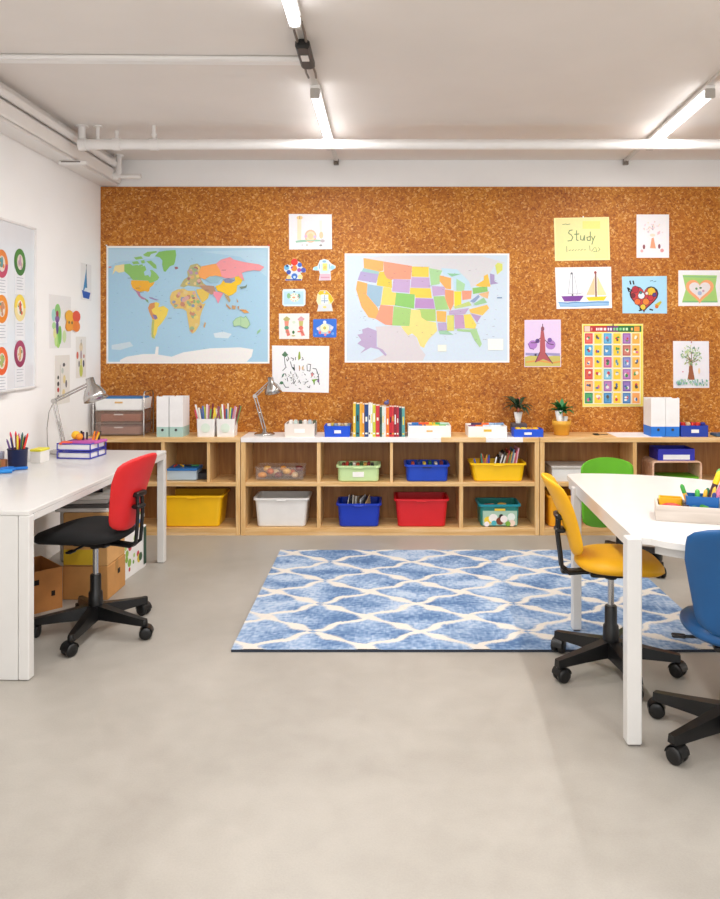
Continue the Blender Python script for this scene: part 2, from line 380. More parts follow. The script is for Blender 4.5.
# teal see-through bin with a picture label
t = thing('storage_bin', 'clear teal bin with a picture label on the bottom shelf', 'bin', (PX(500, 5.8), 5.93, ZBT))
teal = mat('2A8A84', .3); w = 42.5*5.8/F; h = PZ(505, 5.8)-ZBT
tub_mesh(w, .26, h, .88).build('tub', teal, t)
q = MB(); q.loft([rrect(w+.004, .264, .03, h-.012), rrect(w+.004, .264, .03, h+.002), rrect(w-.03, .23, .025, h+.002), rrect(w-.03, .23, .025, h-.012)], 0, False, None, False, False)
q.build('rim', mat('148C9E', .35), t)
pr = printed()
q = MB(); yy = -.128; fw = w*.88/2-.012
q.box(-fw, fw, yy, yy+.004, .012, h-.045, col=hx('A9C9B5'))
for i, (cx, cz, rr, c) in enumerate([(-.09, .05, .03, 'F2D23A'), (-.05, .065, .035, 'F3EFEA'), (-.045, .03, .02, '4FB7C7'), (.0, .045, .03, '7A3A22'), (.01, .08, .018, '2B1A18'), (.03, .06, .028, 'F6ECEC'), (.085, .075, .03, 'E6F0EA'), (.09, .03, .026, 'F0D8C8'), (-.1, .022, .02, 'F0E8F0'), (.06, .025, .02, '7DB040')]):
    q.add([(cx+rr*math.cos(a*PI/5), yy-.0006-.0002*i, cz+rr*math.sin(a*PI/5)) for a in range(10)], [tuple(range(10))], 0, False, hx(c))
q.box(-.04, .04, yy-.001, yy+.002, h-.045, h-.028, col=hx('E7C23A'))
q.build('label', pr, t)
for i, (x, y, c) in enumerate([(-.09, -.03, 'E2442C'), (-.05, .03, 'EFAE8A'), (-.01, -.04, 'D93B2A'), (.04, .02, 'F2C24A'), (.09, -.03, 'C83A4A'), (.02, -.06, '3C78C8')]):
    q = MB(); q.box(-.03, .03, -.03, .03, 0, h-.03-.01*(i % 3), c=.008)
    tag(q.build('toy_block', mat(c, .45), loc=(t.location.x+x*.9, t.location.y+y, t.location.z+.0125), rz=.3*i), ['red', 'peach', 'bright red', 'yellow', 'crimson', 'blue'][i] + ' toy block inside the teal bin', 'toy block', 'toy blocks in the teal bin')

# contents of blue paper bin
random.seed(3)
def sheet(w, h, t_=.003): q = MB(); q.box(-w/2, w/2, -t_/2, t_/2, 0, h); return q
cs = ['F0EFEA', '2A2A30', 'D9D4CA', 'F6F4EE', '6E5A3C', 'E4E8EC', '30343A', 'C8A878']
nm = ['white', 'black', 'grey', 'cream', 'brown', 'pale', 'charcoal', 'tan']
for i, c in enumerate(cs):
    q = sheet(.12+.02*(i % 3), .19, .005)
    o = q.build('magazine', mat(c, .5), loc=(PX(358, 5.8)-.085+.024*i, 5.92, .072), rot=(0, 0, 0))
    o.rotation_euler = (0, .55-.12*i, 1.35)
    tag(o, nm[i] + ' magazine leaning inside the deep blue paper bin', 'magazine', 'magazines in the blue bin')
# books and pens in yellow bin
cs = ['2E2A28', 'F2F0F2', '3A3430', 'F4F0EC', '8A6A3A', 'B8423A', '6A8A4A', 'C8A050', '5A7A9A', 'E8D8C8', 'D2506A', 'F0B8C8']
nm = ['black', 'white', 'dark grey', 'ivory', 'brown', 'brick red', 'olive', 'ochre', 'steel blue', 'beige', 'crimson', 'pink']
for i, c in enumerate(cs):
    q = MB(); q.box(-.004, .004, -.08, .08, 0, .17+.015*(i % 3)+.003*i); q.box(-.0052, -.004, -.081, .081, .0, .17+.015*(i % 3)+.003*i)
    o = q.build('picture_book', mat(c, .5), loc=(PX(499, 5.8)+.0-.03+.0135*i, 5.925, ZM+.015)); o.rotation_euler = (0, .30-.012*i, 0)
    tag(o, nm[i] + ' thin picture book leaning in the upper yellow bin', 'book', 'picture books in the yellow bin')
cs = ['2050B0', '78281E', 'E8B43C', '2F7F6A', 'C86AA0', 'DDD7E8', '1A4AA8', 'D46A4A', '8A4AA8', 'E0E4EA']
nm = ['blue', 'maroon', 'yellow', 'green', 'mauve', 'lilac', 'royal blue', 'coral', 'purple', 'silver']
for i, c in enumerate(cs):
    q = MB(); q.tube([(0, 0, 0), (0, 0, .15+.012*(i*5 % 4))], .006, n=8); q.lathe([(.0065, .15+.012*(i*5 % 4)), (.001, .165+.012*(i*5 % 4))], n=8)
    o = q.build('marker_pen', mat(c, .4), loc=(PX(478, 5.8)+.012+.010*i, 5.81+.02*(i % 3), ZM+.015)); o.rotation_euler = (0, -.25+.08*(i*3 % 7), 0)
    tag(o, nm[i] + ' marker pen standing in the upper yellow bin', 'pen', 'marker pens in the yellow bin')
# contents peeking from pale green bin, blue bin
for bx, n, lab, zt, pal in ((358, 9, 'pale green bin', .112, ['7A2418', 'C83A2A', '2A5A3A', 'E8E0D0', 'B84A2A', '44642A', 'D2A24A', '8A2A2A', '2E2A2A']),
                           (427, 6, 'blue upper bin', .12, ['B84A2A', '1A3A8A', 'D8B83A', '2A6A4A', 'C8C0B8', '7A2A3A'])):
    cn = ['brick', 'red', 'dark green', 'cream', 'rust', 'moss', 'gold', 'maroon', 'black'] if n == 9 else ['rust', 'navy', 'yellow', 'green', 'grey', 'wine']
    for i in range(n):
        q = MB(); q.box(-.012, .012, -.04, .04, 0, zt+.004*(i % 2), c=.004)
        tag(q.build('toy_block', mat(pal[i], .5), loc=(PX(bx, 5.92)-.11+.22*i/(n-1), 5.90+.02*(i % 2), ZM+.0125)), cn[i] + ' wooden toy block inside the ' + lab, 'toy block', 'toy blocks in the ' + lab)

# clear low boxes on the middle shelf
def clear_box(px0, px1, pyt, label, d=.22, hexc='E6DCD8', alpha=.1, split=True, lid=None):
    Y = 5.83; w = (px1-px0)*Y/F; h = PZ(pyt, Y)-ZM
    t = thing('clear_box', label, 'box', (PX((px0+px1)/2, Y), Y+d/2, ZM))
    tub_mesh(w, d, h, .97, rim=.005, r=.012, th=.003, rimh=.006).build('tub', clear(hexc, alpha), t)
    if split: q = MB(); q.box(-.002, .002, -d/2+.012, d/2-.012, .013, h-.006); q.build('partition', clear(hexc, alpha), t)
    if lid: q = MB(); q.box(-w/2, w/2, -d/2, d/2, h, h+.018, c=.004); q.build('lid', mat(lid, .4), t)
    return t, w, h
t, w, h = clear_box(254.5, 304, 467.5, 'clear divided plastic box of orange toys on the upper shelf')
for i in range(10):
    c = ['E89A3A', 'F0B860', 'D86A2A', 'E8C89A', '7A2A2A'][i % 5]
    q = MB(); q.ball((0, 0, 0), .027, n=12, sq=(1.3, 1, .85))
    tag(q.build('toy_piece', mat(c, .5), loc=(t.location.x-.14+.031*i, t.location.y-.03+.04*(i % 2), ZM+.032+.014*(i*3 % 4)), rz=i),
        ['orange', 'light orange', 'dark orange', 'beige', 'maroon'][i % 5] + ' toy in the clear divided box, ' + ('left' if i < 5 else 'right') + ' compartment', 'toy', 'toys in the clear box')
t, w, h = clear_box(160, 197, 471, 'white flat box with a blue lid beside the desk leg', d=.2, hexc='C8DCEC', alpha=.8, split=False, lid='2670B8')
for i, c in enumerate(['C83A2A', 'F0C040', '2A2A2A', '3A8A4A']):
    q = MB(); q.tube([(0, -.03, .007), (0, .03, .007)], .007, n=8)
    tag(q.build('crayon', mat(c, .5), loc=(t.location.x-.05+.05*i, t.location.y, .0+ZM+h+.0185), rz=.6*i), ['red', 'yellow', 'black', 'green'][i] + ' crayon lying on the blue box lid', 'crayon', 'crayons on the blue lid')
q = MB(); q.loft([rrect(.11, .14, .02, 0), rrect(.15, .18, .02, .004), rrect(.15, .18, .02, .05), rrect(.12, .15, .02, .052)], 0, False)
tag(q.build('dark_case', mat('1E222A', .5), loc=(PX(204.5, 5.95), 5.97, ZM)), 'small dark case behind the blue-lidded box', 'case')
t = thing('document_box', 'white lidded document box on the shelf behind the yellow chair', 'box', (PX(578, 5.8), 5.93, ZM))
q = MB(); q.box(-.195, .12, -.13, .12, 0, .095, c=.004); q.build('body', mat('DEDCDA', .45), t)
q = MB(); q.box(-.2, .125, -.135, .125, .0955, .115, c=.004); q.build('lid', mat('B9B2AC', .4), t)
# bentwood riser
Yr = 5.80; xa, xb = PX(652.5, Yr), PX(702, Yr)
q = MB()
def bent(xa, xb, z0, z1, r, th):
    out = [(xa, z0)] + [(xa+r-r*math.cos(a), z1-r+r*math.sin(a)) for a in [PI/2*k/5 for k in range(6)]] + [(xb-r+r*math.sin(a), z1-r+r*math.cos(a)) for a in [PI/2*k/5 for k in range(6)]] + [(xb, z0)]
    r2 = r-th; xa2, xb2, z2 = xa+th, xb-th, z1-th
    inn = [(xa2, z0)] + [(xa2+r2-r2*math.cos(a), z2-r2+r2*math.sin(a)) for a in [PI/2*k/5 for k in range(6)]] + [(xb2-r2+r2*math.sin(a), z2-r2+r2*math.cos(a)) for a in [PI/2*k/5 for k in range(6)]] + [(xb2, z0)]
    return out, inn
out, inn = bent(-(xb-xa)/2, (xb-xa)/2, 0, PZ(461, Yr)-ZM, .03, .012)
n = len(out); D = .24
vs = [(x, 0, z) for x, z in out+inn] + [(x, D, z) for x, z in out+inn]
fs = []
for i in range(n-1):
    fs += [(i, i+1, n+i+1, n+i), (2*n+i, 3*n+i, 3*n+i+1, 2*n+i+1), (i, 2*n+i, 2*n+i+1, i+1), (n+i, n+i+1, 3*n+i+1, 3*n+i)]
fs += [(0, n, 3*n, 2*n), (n-1, 3*n-1, 4*n-1, 2*n-1)]
q.add(vs, fs); tag(q.build('bent_wood_riser', wood('m_bent', 'D9A98A', 'E6BC9E', 'EECBB0', 'X'), loc=((xa+xb)/2, Yr, ZM)), 'bentwood riser stand inside the right-hand cubby', 'stand')
zr = PZ(461, Yr)
def open_box(name, label, cat, x0, x1, y0, y1, z0, z1, m, tagc=None, tagr=None, group=None, taper=1.0, th=.005):
    t = thing(name, label, cat, ((x0+x1)/2, (y0+y1)/2, z0), group=group); w, d, h = x1-x0, y1-y0, z1-z0
    q = MB(); q.loft([rrect(w*taper, d*taper, .006, 0, 2), rrect(w, d, .006, h, 2), rrect(w-2*th, d-2*th, .005, h, 2), rrect(w*taper-2*th, d*taper-2*th, .005, .005, 2)], 0, False)
    q.build('body', m, t)
    if tagc:
        a, b_, c, e = tagr; q = MB(); q.box(a*w/2, b_*w/2, -d/2-.0015, -d/2+.002+ (1-taper)*d*.3, c*h, e*h); q.build('label', mat(tagc, .5), t)
    return t
open_box('blue_caddy', 'indigo blue box with a white label standing on the bentwood riser', 'box', PX(658, 5.82), PX(695, 5.82), 5.82, 6.02, zr+.0005, zr+.088, mat('2A2FB4', .4), 'F2F2F6', (-.72, .72, .08, .5))
q = MB(); q.box(-.15, .15, -.1, .1, 0, .03, c=.004); tag(q.build('green_folder', mat('5FA81E', .4), loc=(PX(678, 5.92), 5.93, ZM)), 'green folder lying under the bentwood riser', 'folder')

# ------------------------------------------------------------------ things on top of the shelf
def Xs(px, Y=5.81): return PX(px, Y)
# tiered drawer organiser
t = thing('tiered_tray_rack', 'chrome framed rack of three trays in the left corner of the shelf top', 'organiser', (PX(93, 5.84), 5.84, ZT))
chrome = mat('C2BFBC', .24, 1.0, var=.02); w = .385; d = .24
for i, (a, b_, m) in enumerate([(.008, .092, clear('C0A8A0', .28)), (.104, .19, clear('C0A090', .28)), (.2, .285, mat('F1F0EE', .4))]):
    q = MB(); q.loft([rrect(w-.03, d-.02, .01, a, 2, w/2, d/2), rrect(w-.012, d-.012, .01, b_, 2, w/2, d/2), rrect(w-.02, d-.02, .01, b_, 2, w/2, d/2), rrect(w-.04, d-.03, .01, a+.006, 2, w/2, d/2)], 0, False)
    dr = q.build('tray', m, t); dr['label'] = ['smoky clear bottom tray', 'smoky clear middle tray', 'white top tray'][i]
    if i < 2: q = MB(); q.box(w/2-.035, w/2+.035, .0, .008, b_-.03, b_-.02, c=.002); q.build('handle', clear('D8D0CC', .8), dr)
    else: q = MB(); q.box(w/2-.03, w/2+.03, .002, .012, b_-.035, b_-.022, c=.002); q.build('handle', mat('D8B070', .4), dr)
q = MB()
for x in (0, w): 
    q.tube([(x, 0, 0), (x, 0, .31), (x, .02, .335), (x, d-.02, .335), (x, d, .31), (x, d, 0)], .006, n=8)
for z in (.1, .196): 
    q.tube([(0, 0, z), (w, 0, z)], .0035, n=6); q.tube([(0, d, z), (w, d, z)], .0035, n=6)
    for x in (0, w): q.tube([(x, 0, z), (x, d, z)], .0035, n=6)
q.build('frame', chrome, t)
q = MB(); q.box(-.17, .17, -.09, .09, 0, .085, c=.004); tag(q.build('blue_folder', mat('1E78B8', .45), loc=(t.location.x+w/2, t.location.y+d/2+.008, ZT+.208)), 'blue folder pile inside the white top tray of the rack', 'folder')
for i, c in enumerate(['B08070', 'B0583E']):
    q = MB(); q.box(-.15, .15, -.08, .08, 0, .055, c=.004); tag(q.build('paper_pack', mat(c, .6), loc=(t.location.x+w/2, t.location.y+d/2, ZT+(.0145, .1105)[i])), 'reddish brown paper pack inside the ' + ('bottom', 'middle')[i] + ' smoky tray', 'paper pack')
# magazine files
def mag_file(px0, px1, pyt, label, base, side_l, Y=5.81, depth=.17, cutback=True):
    w = (px1-px0)*Y/F; h = PZ(pyt, Y)-ZT
    t = thing('magazine_file', label, 'magazine file', (PX((px0+px1)/2, Y), Y, ZT)); hw = w/2-.0005
    q = MB(); side = [(0, .075), (0, h-.004), (.03, h), (depth*.55, h*.93), (depth, h*.97), (depth, .075)]
    for s in (-1, 1):
        x0, x1 = (s*hw, s*(hw-.003)); q.loft([[(x0, y, z) for y, z in side], [(x1, y, z) for y, z in side]], 0, False)
    q.box(-hw+.003, hw-.003, 0, .003, .075, h-.004); q.box(-hw+.003, hw-.003, depth-.003, depth, .075, h*.97)
    q.build('sleeve', mat('F1EFEF', .5), t)
    q = MB(); q.loft([rrect(2*hw, depth+.004, .002, 0, 1, 0, depth/2), rrect(2*hw, depth+.004, .002, .075, 1, 0, depth/2), rrect(2*hw-.006, depth-.002, .001, .075, 1, 0, depth/2), rrect(2*hw-.006, depth-.002, .001, .004, 1, 0, depth/2)], 0, False)
    q.build('base', mat(base, .5), t)
    q = MB(); q.T = Matrix.Translation((0, -.0035, .052)) @ Matrix.Rotation(PI/2, 4, 'X'); q.lathe([(.010, -.001), (.010, .002)], n=16); q.build('finger_hole', mat('3A3A3C', .5), t)
    return t
mag_file(156.5, 168.6, 396, 'white magazine file with mint base next to the tray rack', 'AFCFC8', 0)
f2 = mag_file(168.8, 182.5, 396, 'white magazine file with mint base next to the pencil pots', 'AFCFC8', 0); f2.rotation_euler.z = -.04; f2.location.x += .003
f3 = mag_file(651, 665.5, 398, 'white magazine file with bright blue base, left of the pair', '1F78DA', 0)
f4 = mag_file(665.7, 679.5, 398, 'white magazine file with bright blue base beside the dark blue box', '1F78DA', 0)
# pencil pots
pc = ['C84A5A', 'F2E8D8', '4A6AB0', 'F0D8DC', '6A9A5A', 'E8C83A', '8A4A5A', 'F2F0EE', '3A6A9A', 'B8D050', 'D28AA0', '7A2A34', 'EDE6E0', 'C8D86A']
pn = ['coral', 'cream', 'blue', 'pale pink', 'green', 'yellow', 'plum', 'white', 'steel blue', 'lime', 'rose', 'maroon', 'ivory', 'yellow-green']
for k, (a, b_, lab) in enumerate(((196.5, 214.5, 'left'), (216, 234.5, 'right'))):
    Y = 5.81; x = PX((a+b_)/2, Y); w = (b_-a)*Y/F; h = PZ(419, Y)-ZT
    t = thing('square_pot', 'white square pot of coloured pencils, the ' + lab + ' one of the pair', 'pot', (x, Y+w/2, ZT))
    q = MB(); q.loft([rrect(w*.94, w*.94, .008, 0, 2), rrect(w, w, .008, h, 2), rrect(w-.01, w-.01, .006, h, 2), rrect(w*.94-.01, w*.94-.01, .006, .006, 2)], 0, False); q.build('body', mat('EFEDEB', .4), t)
    q = MB(); q.T = Matrix.Translation((0, -w/2-.0005, h*.5)) @ Matrix.Rotation(PI/2, 4, 'X'); q.lathe([(.035, -.002), (.035, .001)], n=20); q.build('print', mat('DDEBDD', .5), t)
    for i in range(14):
        u = (i % 7)/6-.5; v = (i//7)-.5
        q = MB(); L = .20+.012*((i*5+k) % 4); q.box(-.006, .006, -.004, .004, 0, L, c=.001)
        o = q.build('pencil', mat(pc[(i+5*k) % 14], .5), loc=(x+u*w*.62, Y+w/2+v*w*.45, ZT+.007)); o.rotation_euler = (-.03+.05*v, u*.50, 0)
        tag(o, pn[(i+5*k) % 14] + ' pencil standing in the ' + lab + ' white square pot', 'pencil', 'pencils in the ' + lab + ' square pot')
# desk lamp builder
def desk_lamp(label, loc, elbow, wrist, head_dir, sc=1.0, cord=None, base_off=(0, 0), rz=0):
    t = thing('desk_lamp', label, 'lamp', loc, rz)
    q = MB(); q.lathe([(.075*sc, 0), (.078*sc, .004), (.078*sc, .012), (.07*sc, .018), (.02*sc, .022), (.014*sc, .05), (.001, .052)], n=28); q.build('base', chrome, t)
    b0 = Vector((0, 0, .045)); e = Vector(elbow); wv = Vector(wrist)
    def pair(a, b, off, name):
        dv = (b-a).normalized(); pr_ = Vector((-dv.z, 0, dv.x)) if abs(dv.y) < .9 else Vector((0, 0, 1))
        q = MB()
        for s in (-1, 1):
            q.tube([a+pr_*s*off, b+pr_*s*off], .0055, n=8)
        q.build(name, chrome, t)
        return pr_
    pair(b0, e, .010, 'lower_arm'); pair(e, wv, .008, 'upper_arm')
    sp = MB(); a = b0*.8+e*.2; c = b0*.45+e*.55; N = 60
    sp.tube([a.lerp(c, k/N)+Vector((.005*math.cos(k*1.4), .005*math.sin(k*1.4), 0)) for k in range(N+1)], .0012, n=5); sp.build('spring', chrome, t)
    for p, nme in ((e, 'elbow_joint'), (wv, 'wrist_joint')):
        q = MB(); q.T = Matrix.Translation(p) @ Matrix.Rotation(PI/2, 4, 'X'); q.lathe([(.016, -.012), (.016, .012)], n=14); q.build(nme, chrome, t)
    hd = Vector(head_dir).normalized(); R = hd.to_track_quat('Z', 'X').to_matrix().to_4x4()
    q = MB(); q.T = Matrix.Translation(wv) @ R
    q.lathe([(.012*sc, -.03*sc), (.022*sc, -.028*sc), (.024*sc, .012*sc), (.045*sc, .035*sc), (.062*sc, .07*sc), (.068*sc, .10*sc), (.064*sc, .10*sc), (.058*sc, .072*sc), (.04*sc, .04*sc), (.012*sc, .03*sc)], n=28)
    s = q.build('lamp_shade', chrome, t)
    q = MB(); q.T = Matrix.Translation(wv) @ R; q.ball((0, 0, .07*sc), .024*sc); q.build('bulb', mat('F6F2EA', .3), s)
    if cord: q = MB(); q.tube(cord, .0025, n=6); q.build('cord', mat('8A8480', .5), t)
    return t
Yl = 5.92; bx = PX(264.5, Yl)
L = lambda px, py: (PX(px, Yl)-bx, 0, PZ(py, Yl)-ZT)
desk_lamp('small chrome desk lamp standing on the shelf in front of the cork', (bx, Yl, ZT), L(255, 396), L(271, 381), (.22, -.15, -1), 1.0)
# low boxes
open_box('white_box', 'white box of folded papers beside the chrome shelf lamp', 'box', Xs(284.5), Xs(314.5), 5.81, 6.03, ZT, ZT+.098, mat('E6DAD0', .5), 'F6F4F0', (-.35, .35, .3, .62))
for i, c in enumerate(['F2F2EE', 'CFE3DC', '3E4A40', 'F4F0EC', 'B8CCD8', '50583E']):
    q = MB(); q.box(-.012, .012, -.05, .05, 0, .105); tag(q.build('folded_paper', mat(c, .6), loc=(Xs(288)+.038*i*.95+.008, 5.94, ZT+.006), rz=.1), ['white', 'mint', 'dark green', 'ivory', 'pale blue', 'olive'][i] + ' folded paper in the white box by the shelf lamp', 'paper', 'papers in the white box')
open_box('blue_box', 'small bright blue box with a white label beside the book row', 'box', Xs(324), Xs(350.5), 5.80, 6.0, ZT, ZT+.082, mat('1250D2', .4), 'F2F2F4', (-.22, .28, .34, .62), taper=.94)
for i, c in enumerate(['F0E8D8', 'D8C050', '8AA0B8', 'E8D4B8', 'C8A878', 'F2E0C0', '7A8A9A']):
    q = MB(); q.ball((0, 0, 0), .018, n=8); tag(q.build('craft_ball', mat(c, .6), loc=(Xs(328)+.026*i, 5.92+.03*(i % 2), ZT+.076)), ['cream', 'mustard', 'blue-grey', 'beige', 'tan', 'pale yellow', 'slate'][i] + ' craft ball in the small bright blue box', 'craft ball', 'craft balls in the blue box')
# books
bk = ['E2BE3C:1.0:.9', '14747E:.98:1.2', 'F0B23C:1.0:.8', 'E8A030:.97:.7', '163C78:.97:1.3', 'F2F0EC:.99:.7', 'F4F4F0:.98:.6', 'C8C840:.95:1.0', 'D0303A:.93:1.3', '2E5A4E:.9:.7', 'DCE6E0:.9:.7', 'F0ECE8:.9:.6', 'E87820:.88:1.0', 'C81E30:.9:.9', 'E23A44:.89:.6', '8A1A2A:.9:.8', 'B02038:.89:.8', '1E3048:.87:.9', '5AA09C:.86:1.0']
bn = ['mustard', 'teal', 'amber', 'orange', 'navy', 'white', 'off-white', 'lime-yellow', 'red', 'dark green', 'pale green', 'ivory', 'bright orange', 'crimson', 'scarlet', 'maroon', 'ruby', 'dark navy', 'sea-green']
tot = sum(float(b.split(':')[2]) for b in bk); x0 = Xs(353); x1 = Xs(405); x = x0
for i, b in enumerate(bk):
    c, hh, ww = b.split(':'); w = (x1-x0)*float(ww)/tot-.0008; hgt = (PZ(403.5, 5.81)-ZT)*float(hh); dd = .17
    t = thing('book', bn[i] + ' spined book in the row on the white shelf top', 'book', (x+w/2, 5.81+.004*(i % 3), ZT), group='row of books on the shelf top')
    q = MB(); q.box(-w/2, w/2, 0, .003, 0, hgt, c=.0008); q.box(-w/2, -w/2+.002, .003, dd, 0, hgt); q.box(w/2-.002, w/2, .003, dd, 0, hgt); q.build('cover', mat(c, .4, var=.08, scale=30), t)
    q = MB(); q.box(-w/2+.002, w/2-.002, .003, dd-.004, .004, hgt-.004); q.build('pages', mat('EFE8DA', .7), t)
    q = MB(); cc = ['F4F0E0', '202020', 'F0D040', 'F4F4F4'][i % 4]
    q.box(-w*.22, w*.22, -.0006, .001, hgt*(.42+.05*(i % 3)), hgt*(.62+.04*(i % 4))); q.build('title_band', mat(cc, .4), t)
    q = MB(); q.box(-w*.3, w*.3, -.0006, .001, hgt*.08, hgt*.13); q.build('publisher_mark', mat(cc, .4), t); x += w+.0008
q = MB(); q.ball((0, 0, .018), .02, n=12, sq=(1, 1, .8)); q.ball((.01, 0, .035), .01, n=8)
tag(q.build('figurine', mat('5A5A8A', .5), loc=(Xs(386.5), 5.93, ZT+.002+(PZ(403.5, 5.81)-ZT)*.90)), 'small grey-violet figurine on top of the book row', 'figurine')
# two white trays
wt = mat('F1EEEA', .45)
def items_in(t, w, d, z, pal, names, where, grp, n, r=.010, L_=.08):
    for i in range(n):
        q = MB(); q.tube([(-L_/2, 0, 0), (L_/2, 0, 0)], r, n=8); o = q.build('marker_pen', mat(pal[i % len(pal)], .4), loc=(t.location.x-w/2+.05+(w-.1)*i/(n-1), t.location.y-d*.12+d*.22*(i % 2), z+.012*(i % 2)), rz=random.uniform(-.5, .5))
        tag(o, names[i % len(pal)] + ' marker pen lying in ' + where, 'pen', grp)
t = open_box('white_tray', 'white tray of markers right of the book row', 'tray', Xs(408), Xs(451), 5.80, 6.02, ZT, ZT+.085, wt, 'E8B878', (-.14, .14, .45, .6))
items_in(t, .33, .17, ZT+.075, ['1E6AB8', '2A7AC0', '1A4A90', 'E8582A', 'F0A030', 'F2C83A', 'E8D84A', '4AA85A', '7AC06A', 'B8D8C8'], ['blue', 'sky blue', 'navy', 'orange-red', 'orange', 'yellow', 'lemon', 'green', 'light green', 'mint'], 'the white tray beside the books', 'markers in the first white tray', 10)
t = open_box('white_tray', 'white tray of craft tools left of the dark-leaved plant', 'tray', Xs(468), Xs(507), 5.80, 6.02, ZT, ZT+.08, wt, 'E8C040', (-.2, .2, .5, .72))
items_in(t, .3, .17, ZT+.072, ['8A3A6A', '3A2A50', 'F07A1E', 'E8641E', 'C8D8E8', '9AB8D8', 'DCE4EE', '7A9AC0'], ['plum', 'dark violet', 'orange', 'deep orange', 'pale blue', 'light blue', 'silver', 'steel blue'], 'the white tray beside the plant', 'markers in the second white tray', 8)
# plants
def leaves(t, n, z0, spread, droop, L_, m, wd=.02, seed=1, up=.5):
    random.seed(seed)
    for i in range(n):
        a = 2*PI*i/n+random.uniform(-.3, .3); l = L_*random.uniform(.75, 1.1); u = up*random.uniform(.6, 1.4); q = MB(); vs = []
        N = 7
        for k in range(N):
            s = k/(N-1); rr = spread*s*l/L_; z = z0+u*l*s-droop*l*s*s; wv = wd*math.sin(PI*min(1, .12+s*.88))
            dx, dy = math.cos(a), math.sin(a)
            c = (dx*rr, dy*rr, z)
            vs += [(c[0]-dy*wv, c[1]+dx*wv, c[2]+wv*.3), (c[0], c[1], c[2]), (c[0]+dy*wv, c[1]-dx*wv, c[2]+wv*.3)]
        fs = []
        for k in range(N-1):
            for j in (0, 1): p = k*3+j; fs.append((p, p+1, p+4, p+3))
        q.add(vs, fs, 0, True); q.build('leaf', m, t)
Yp = 5.93
q = MB(); q.box(-.057, .057, -.05, .05, 0, .085, c=.004); blk = tag(q.build('dark_block', mat('5A4E52', .6), loc=(PX(520, Yp), Yp+.06, ZT)), 'dark grey block lifting the small plant behind the blue tray', 'block')
t = thing('potted_plant', 'dark-leaved plant in a small white pot on the grey block', 'plant', (PX(519.5, Yp), Yp+.06, ZT+.085))
q = MB(); q.lathe([(.018, 0), (.034, .085), (.03, .085), (.02, .01)], n=20); q.build('pot', mat('F2F0EE', .4), t)
q = MB(); q.tube([(-.003, 0, .01), (0, -.02, .13), (.002, -.02, .2)], .008, n=8); q.build('stem', mat('C8705A', .5), t)
leaves(t, 18, .10, .15, 1.0, .155, mat('1E3A22', .5), .017, 4, 1.25)
open_box('blue_box', 'low blue box in front of the dark grey plant block', 'box', PX(513.5, 5.82), PX(543, 5.82), 5.80, 5.925, ZT, ZT+.058, mat('1250D2', .4), 'F2F2F4', (-.3, .2, .3, .6))
for i, c in enumerate(['F0C020', 'F2D040', 'D8A020', 'F0B818']):
    q = MB(); q.box(-.02, .02, -.03, .03, 0, .058, c=.006); tag(q.build('toy_block', mat(c, .5), loc=(PX(519, 5.82)+.045*i*.98, 5.865, ZT+.0055)), ['golden', 'light yellow', 'ochre', 'warm yellow'][i] + ' block poking out of the low blue box', 'toy block', 'yellow blocks in the low blue box')
t = thing('potted_plant', 'green bushy plant in a mustard yellow pot', 'plant', (PX(561.5, Yp), Yp, ZT))
q = MB(); q.lathe([(.05, 0), (.056, .004), (.066, .075), (.072, .077), (.072, .112), (.066, .112), (.058, .09), (.02, .088)], n=28); q.build('pot', mat('E8AC3A', .5), t)
q = MB(); q.T = Matrix.Translation((-.014, -.02, .09)) @ Matrix.Rotation(-.12, 4, 'Y'); q.lathe([(.022, 0), (.030, .1), (.026, .1), (.02, .01)], n=16); q.build('paper_cone', mat('F0EEEC', .5), t)
q = MB(); q.T = Matrix.Translation((.024, -.01, .09)) @ Matrix.Rotation(.1, 4, 'Y'); q.lathe([(.016, 0), (.018, .055), (.015, .055)], n=14); q.build('paper_cone', mat('F0EEEC', .5), t)
leaves(t, 22, .165, .13, .75, .13, mat('1F6A34', .45), .02, 9, 1.15)
leaves(t, 9, .18, .06, .2, .1, mat('2F8048', .45), .017, 12, 1.0)
# small scissors, paper, dark blue box, grey thing at right
t = thing('scissors', 'black scissors lying on the shelf under the picture poster', 'scissors', (PX(600, 5.93), 5.93, ZT))
q = MB(); q.box(.0, .06, -.004, .004, .001, .004); q.box(0, .06, .006, .012, .001, .004); q.build('blade', mat('3A3632', .4, .6), t)
q = MB()
for s in (-1, 1): q.tube([(-.03+.02*math.cos(a*PI/6), s*.016+.012*math.sin(a*PI/6), .005) for a in range(12)], .004, closed=True, n=6)
q.build('handle', mat('14120F', .5), t)
q = MB(); q.box(PX(617, 5.8), PX(662, 5.8), 5.79, 6.08, ZT, ZT+.002); tag(q.build('paper_sheet', mat('F2F0F2', .5)), 'white paper sheet lying flat under the blue-based magazine files', 'paper')
for f in (f3, f4): f.location.z += .002
open_box('blue_box', 'dark blue box with white label right of the magazine files', 'box', PX(681, 5.81), PX(708.5, 5.81), 5.81, 6.03, ZT, ZT+.085, mat('1B3CA6', .4), 'F2F2F4', (-.25, .3, .35, .65))
for i, c in enumerate(['D82A20', 'E8C8A0', 'C8281E', 'E03A2A', '2A3A9A']):
    q = MB(); q.ball((0, 0, 0), .022, n=8); tag(q.build('craft_ball', mat(c, .6), loc=(PX(685, 5.9)+.038*i, 5.94, ZT+.08)), ['red', 'beige', 'dark red', 'bright red', 'blue'][i] + ' craft ball in the dark blue box', 'craft ball', 'craft balls in the dark blue box')
q = MB(); q.box(0, .2, 0, .12, 0, .02, c=.006); tag(q.build('pencil_case', mat('3E5C7A', .5), loc=(PX(714, 5.85), 5.81, ZT)), 'flat grey-blue pencil case at the right end of the shelf top', 'pencil case')

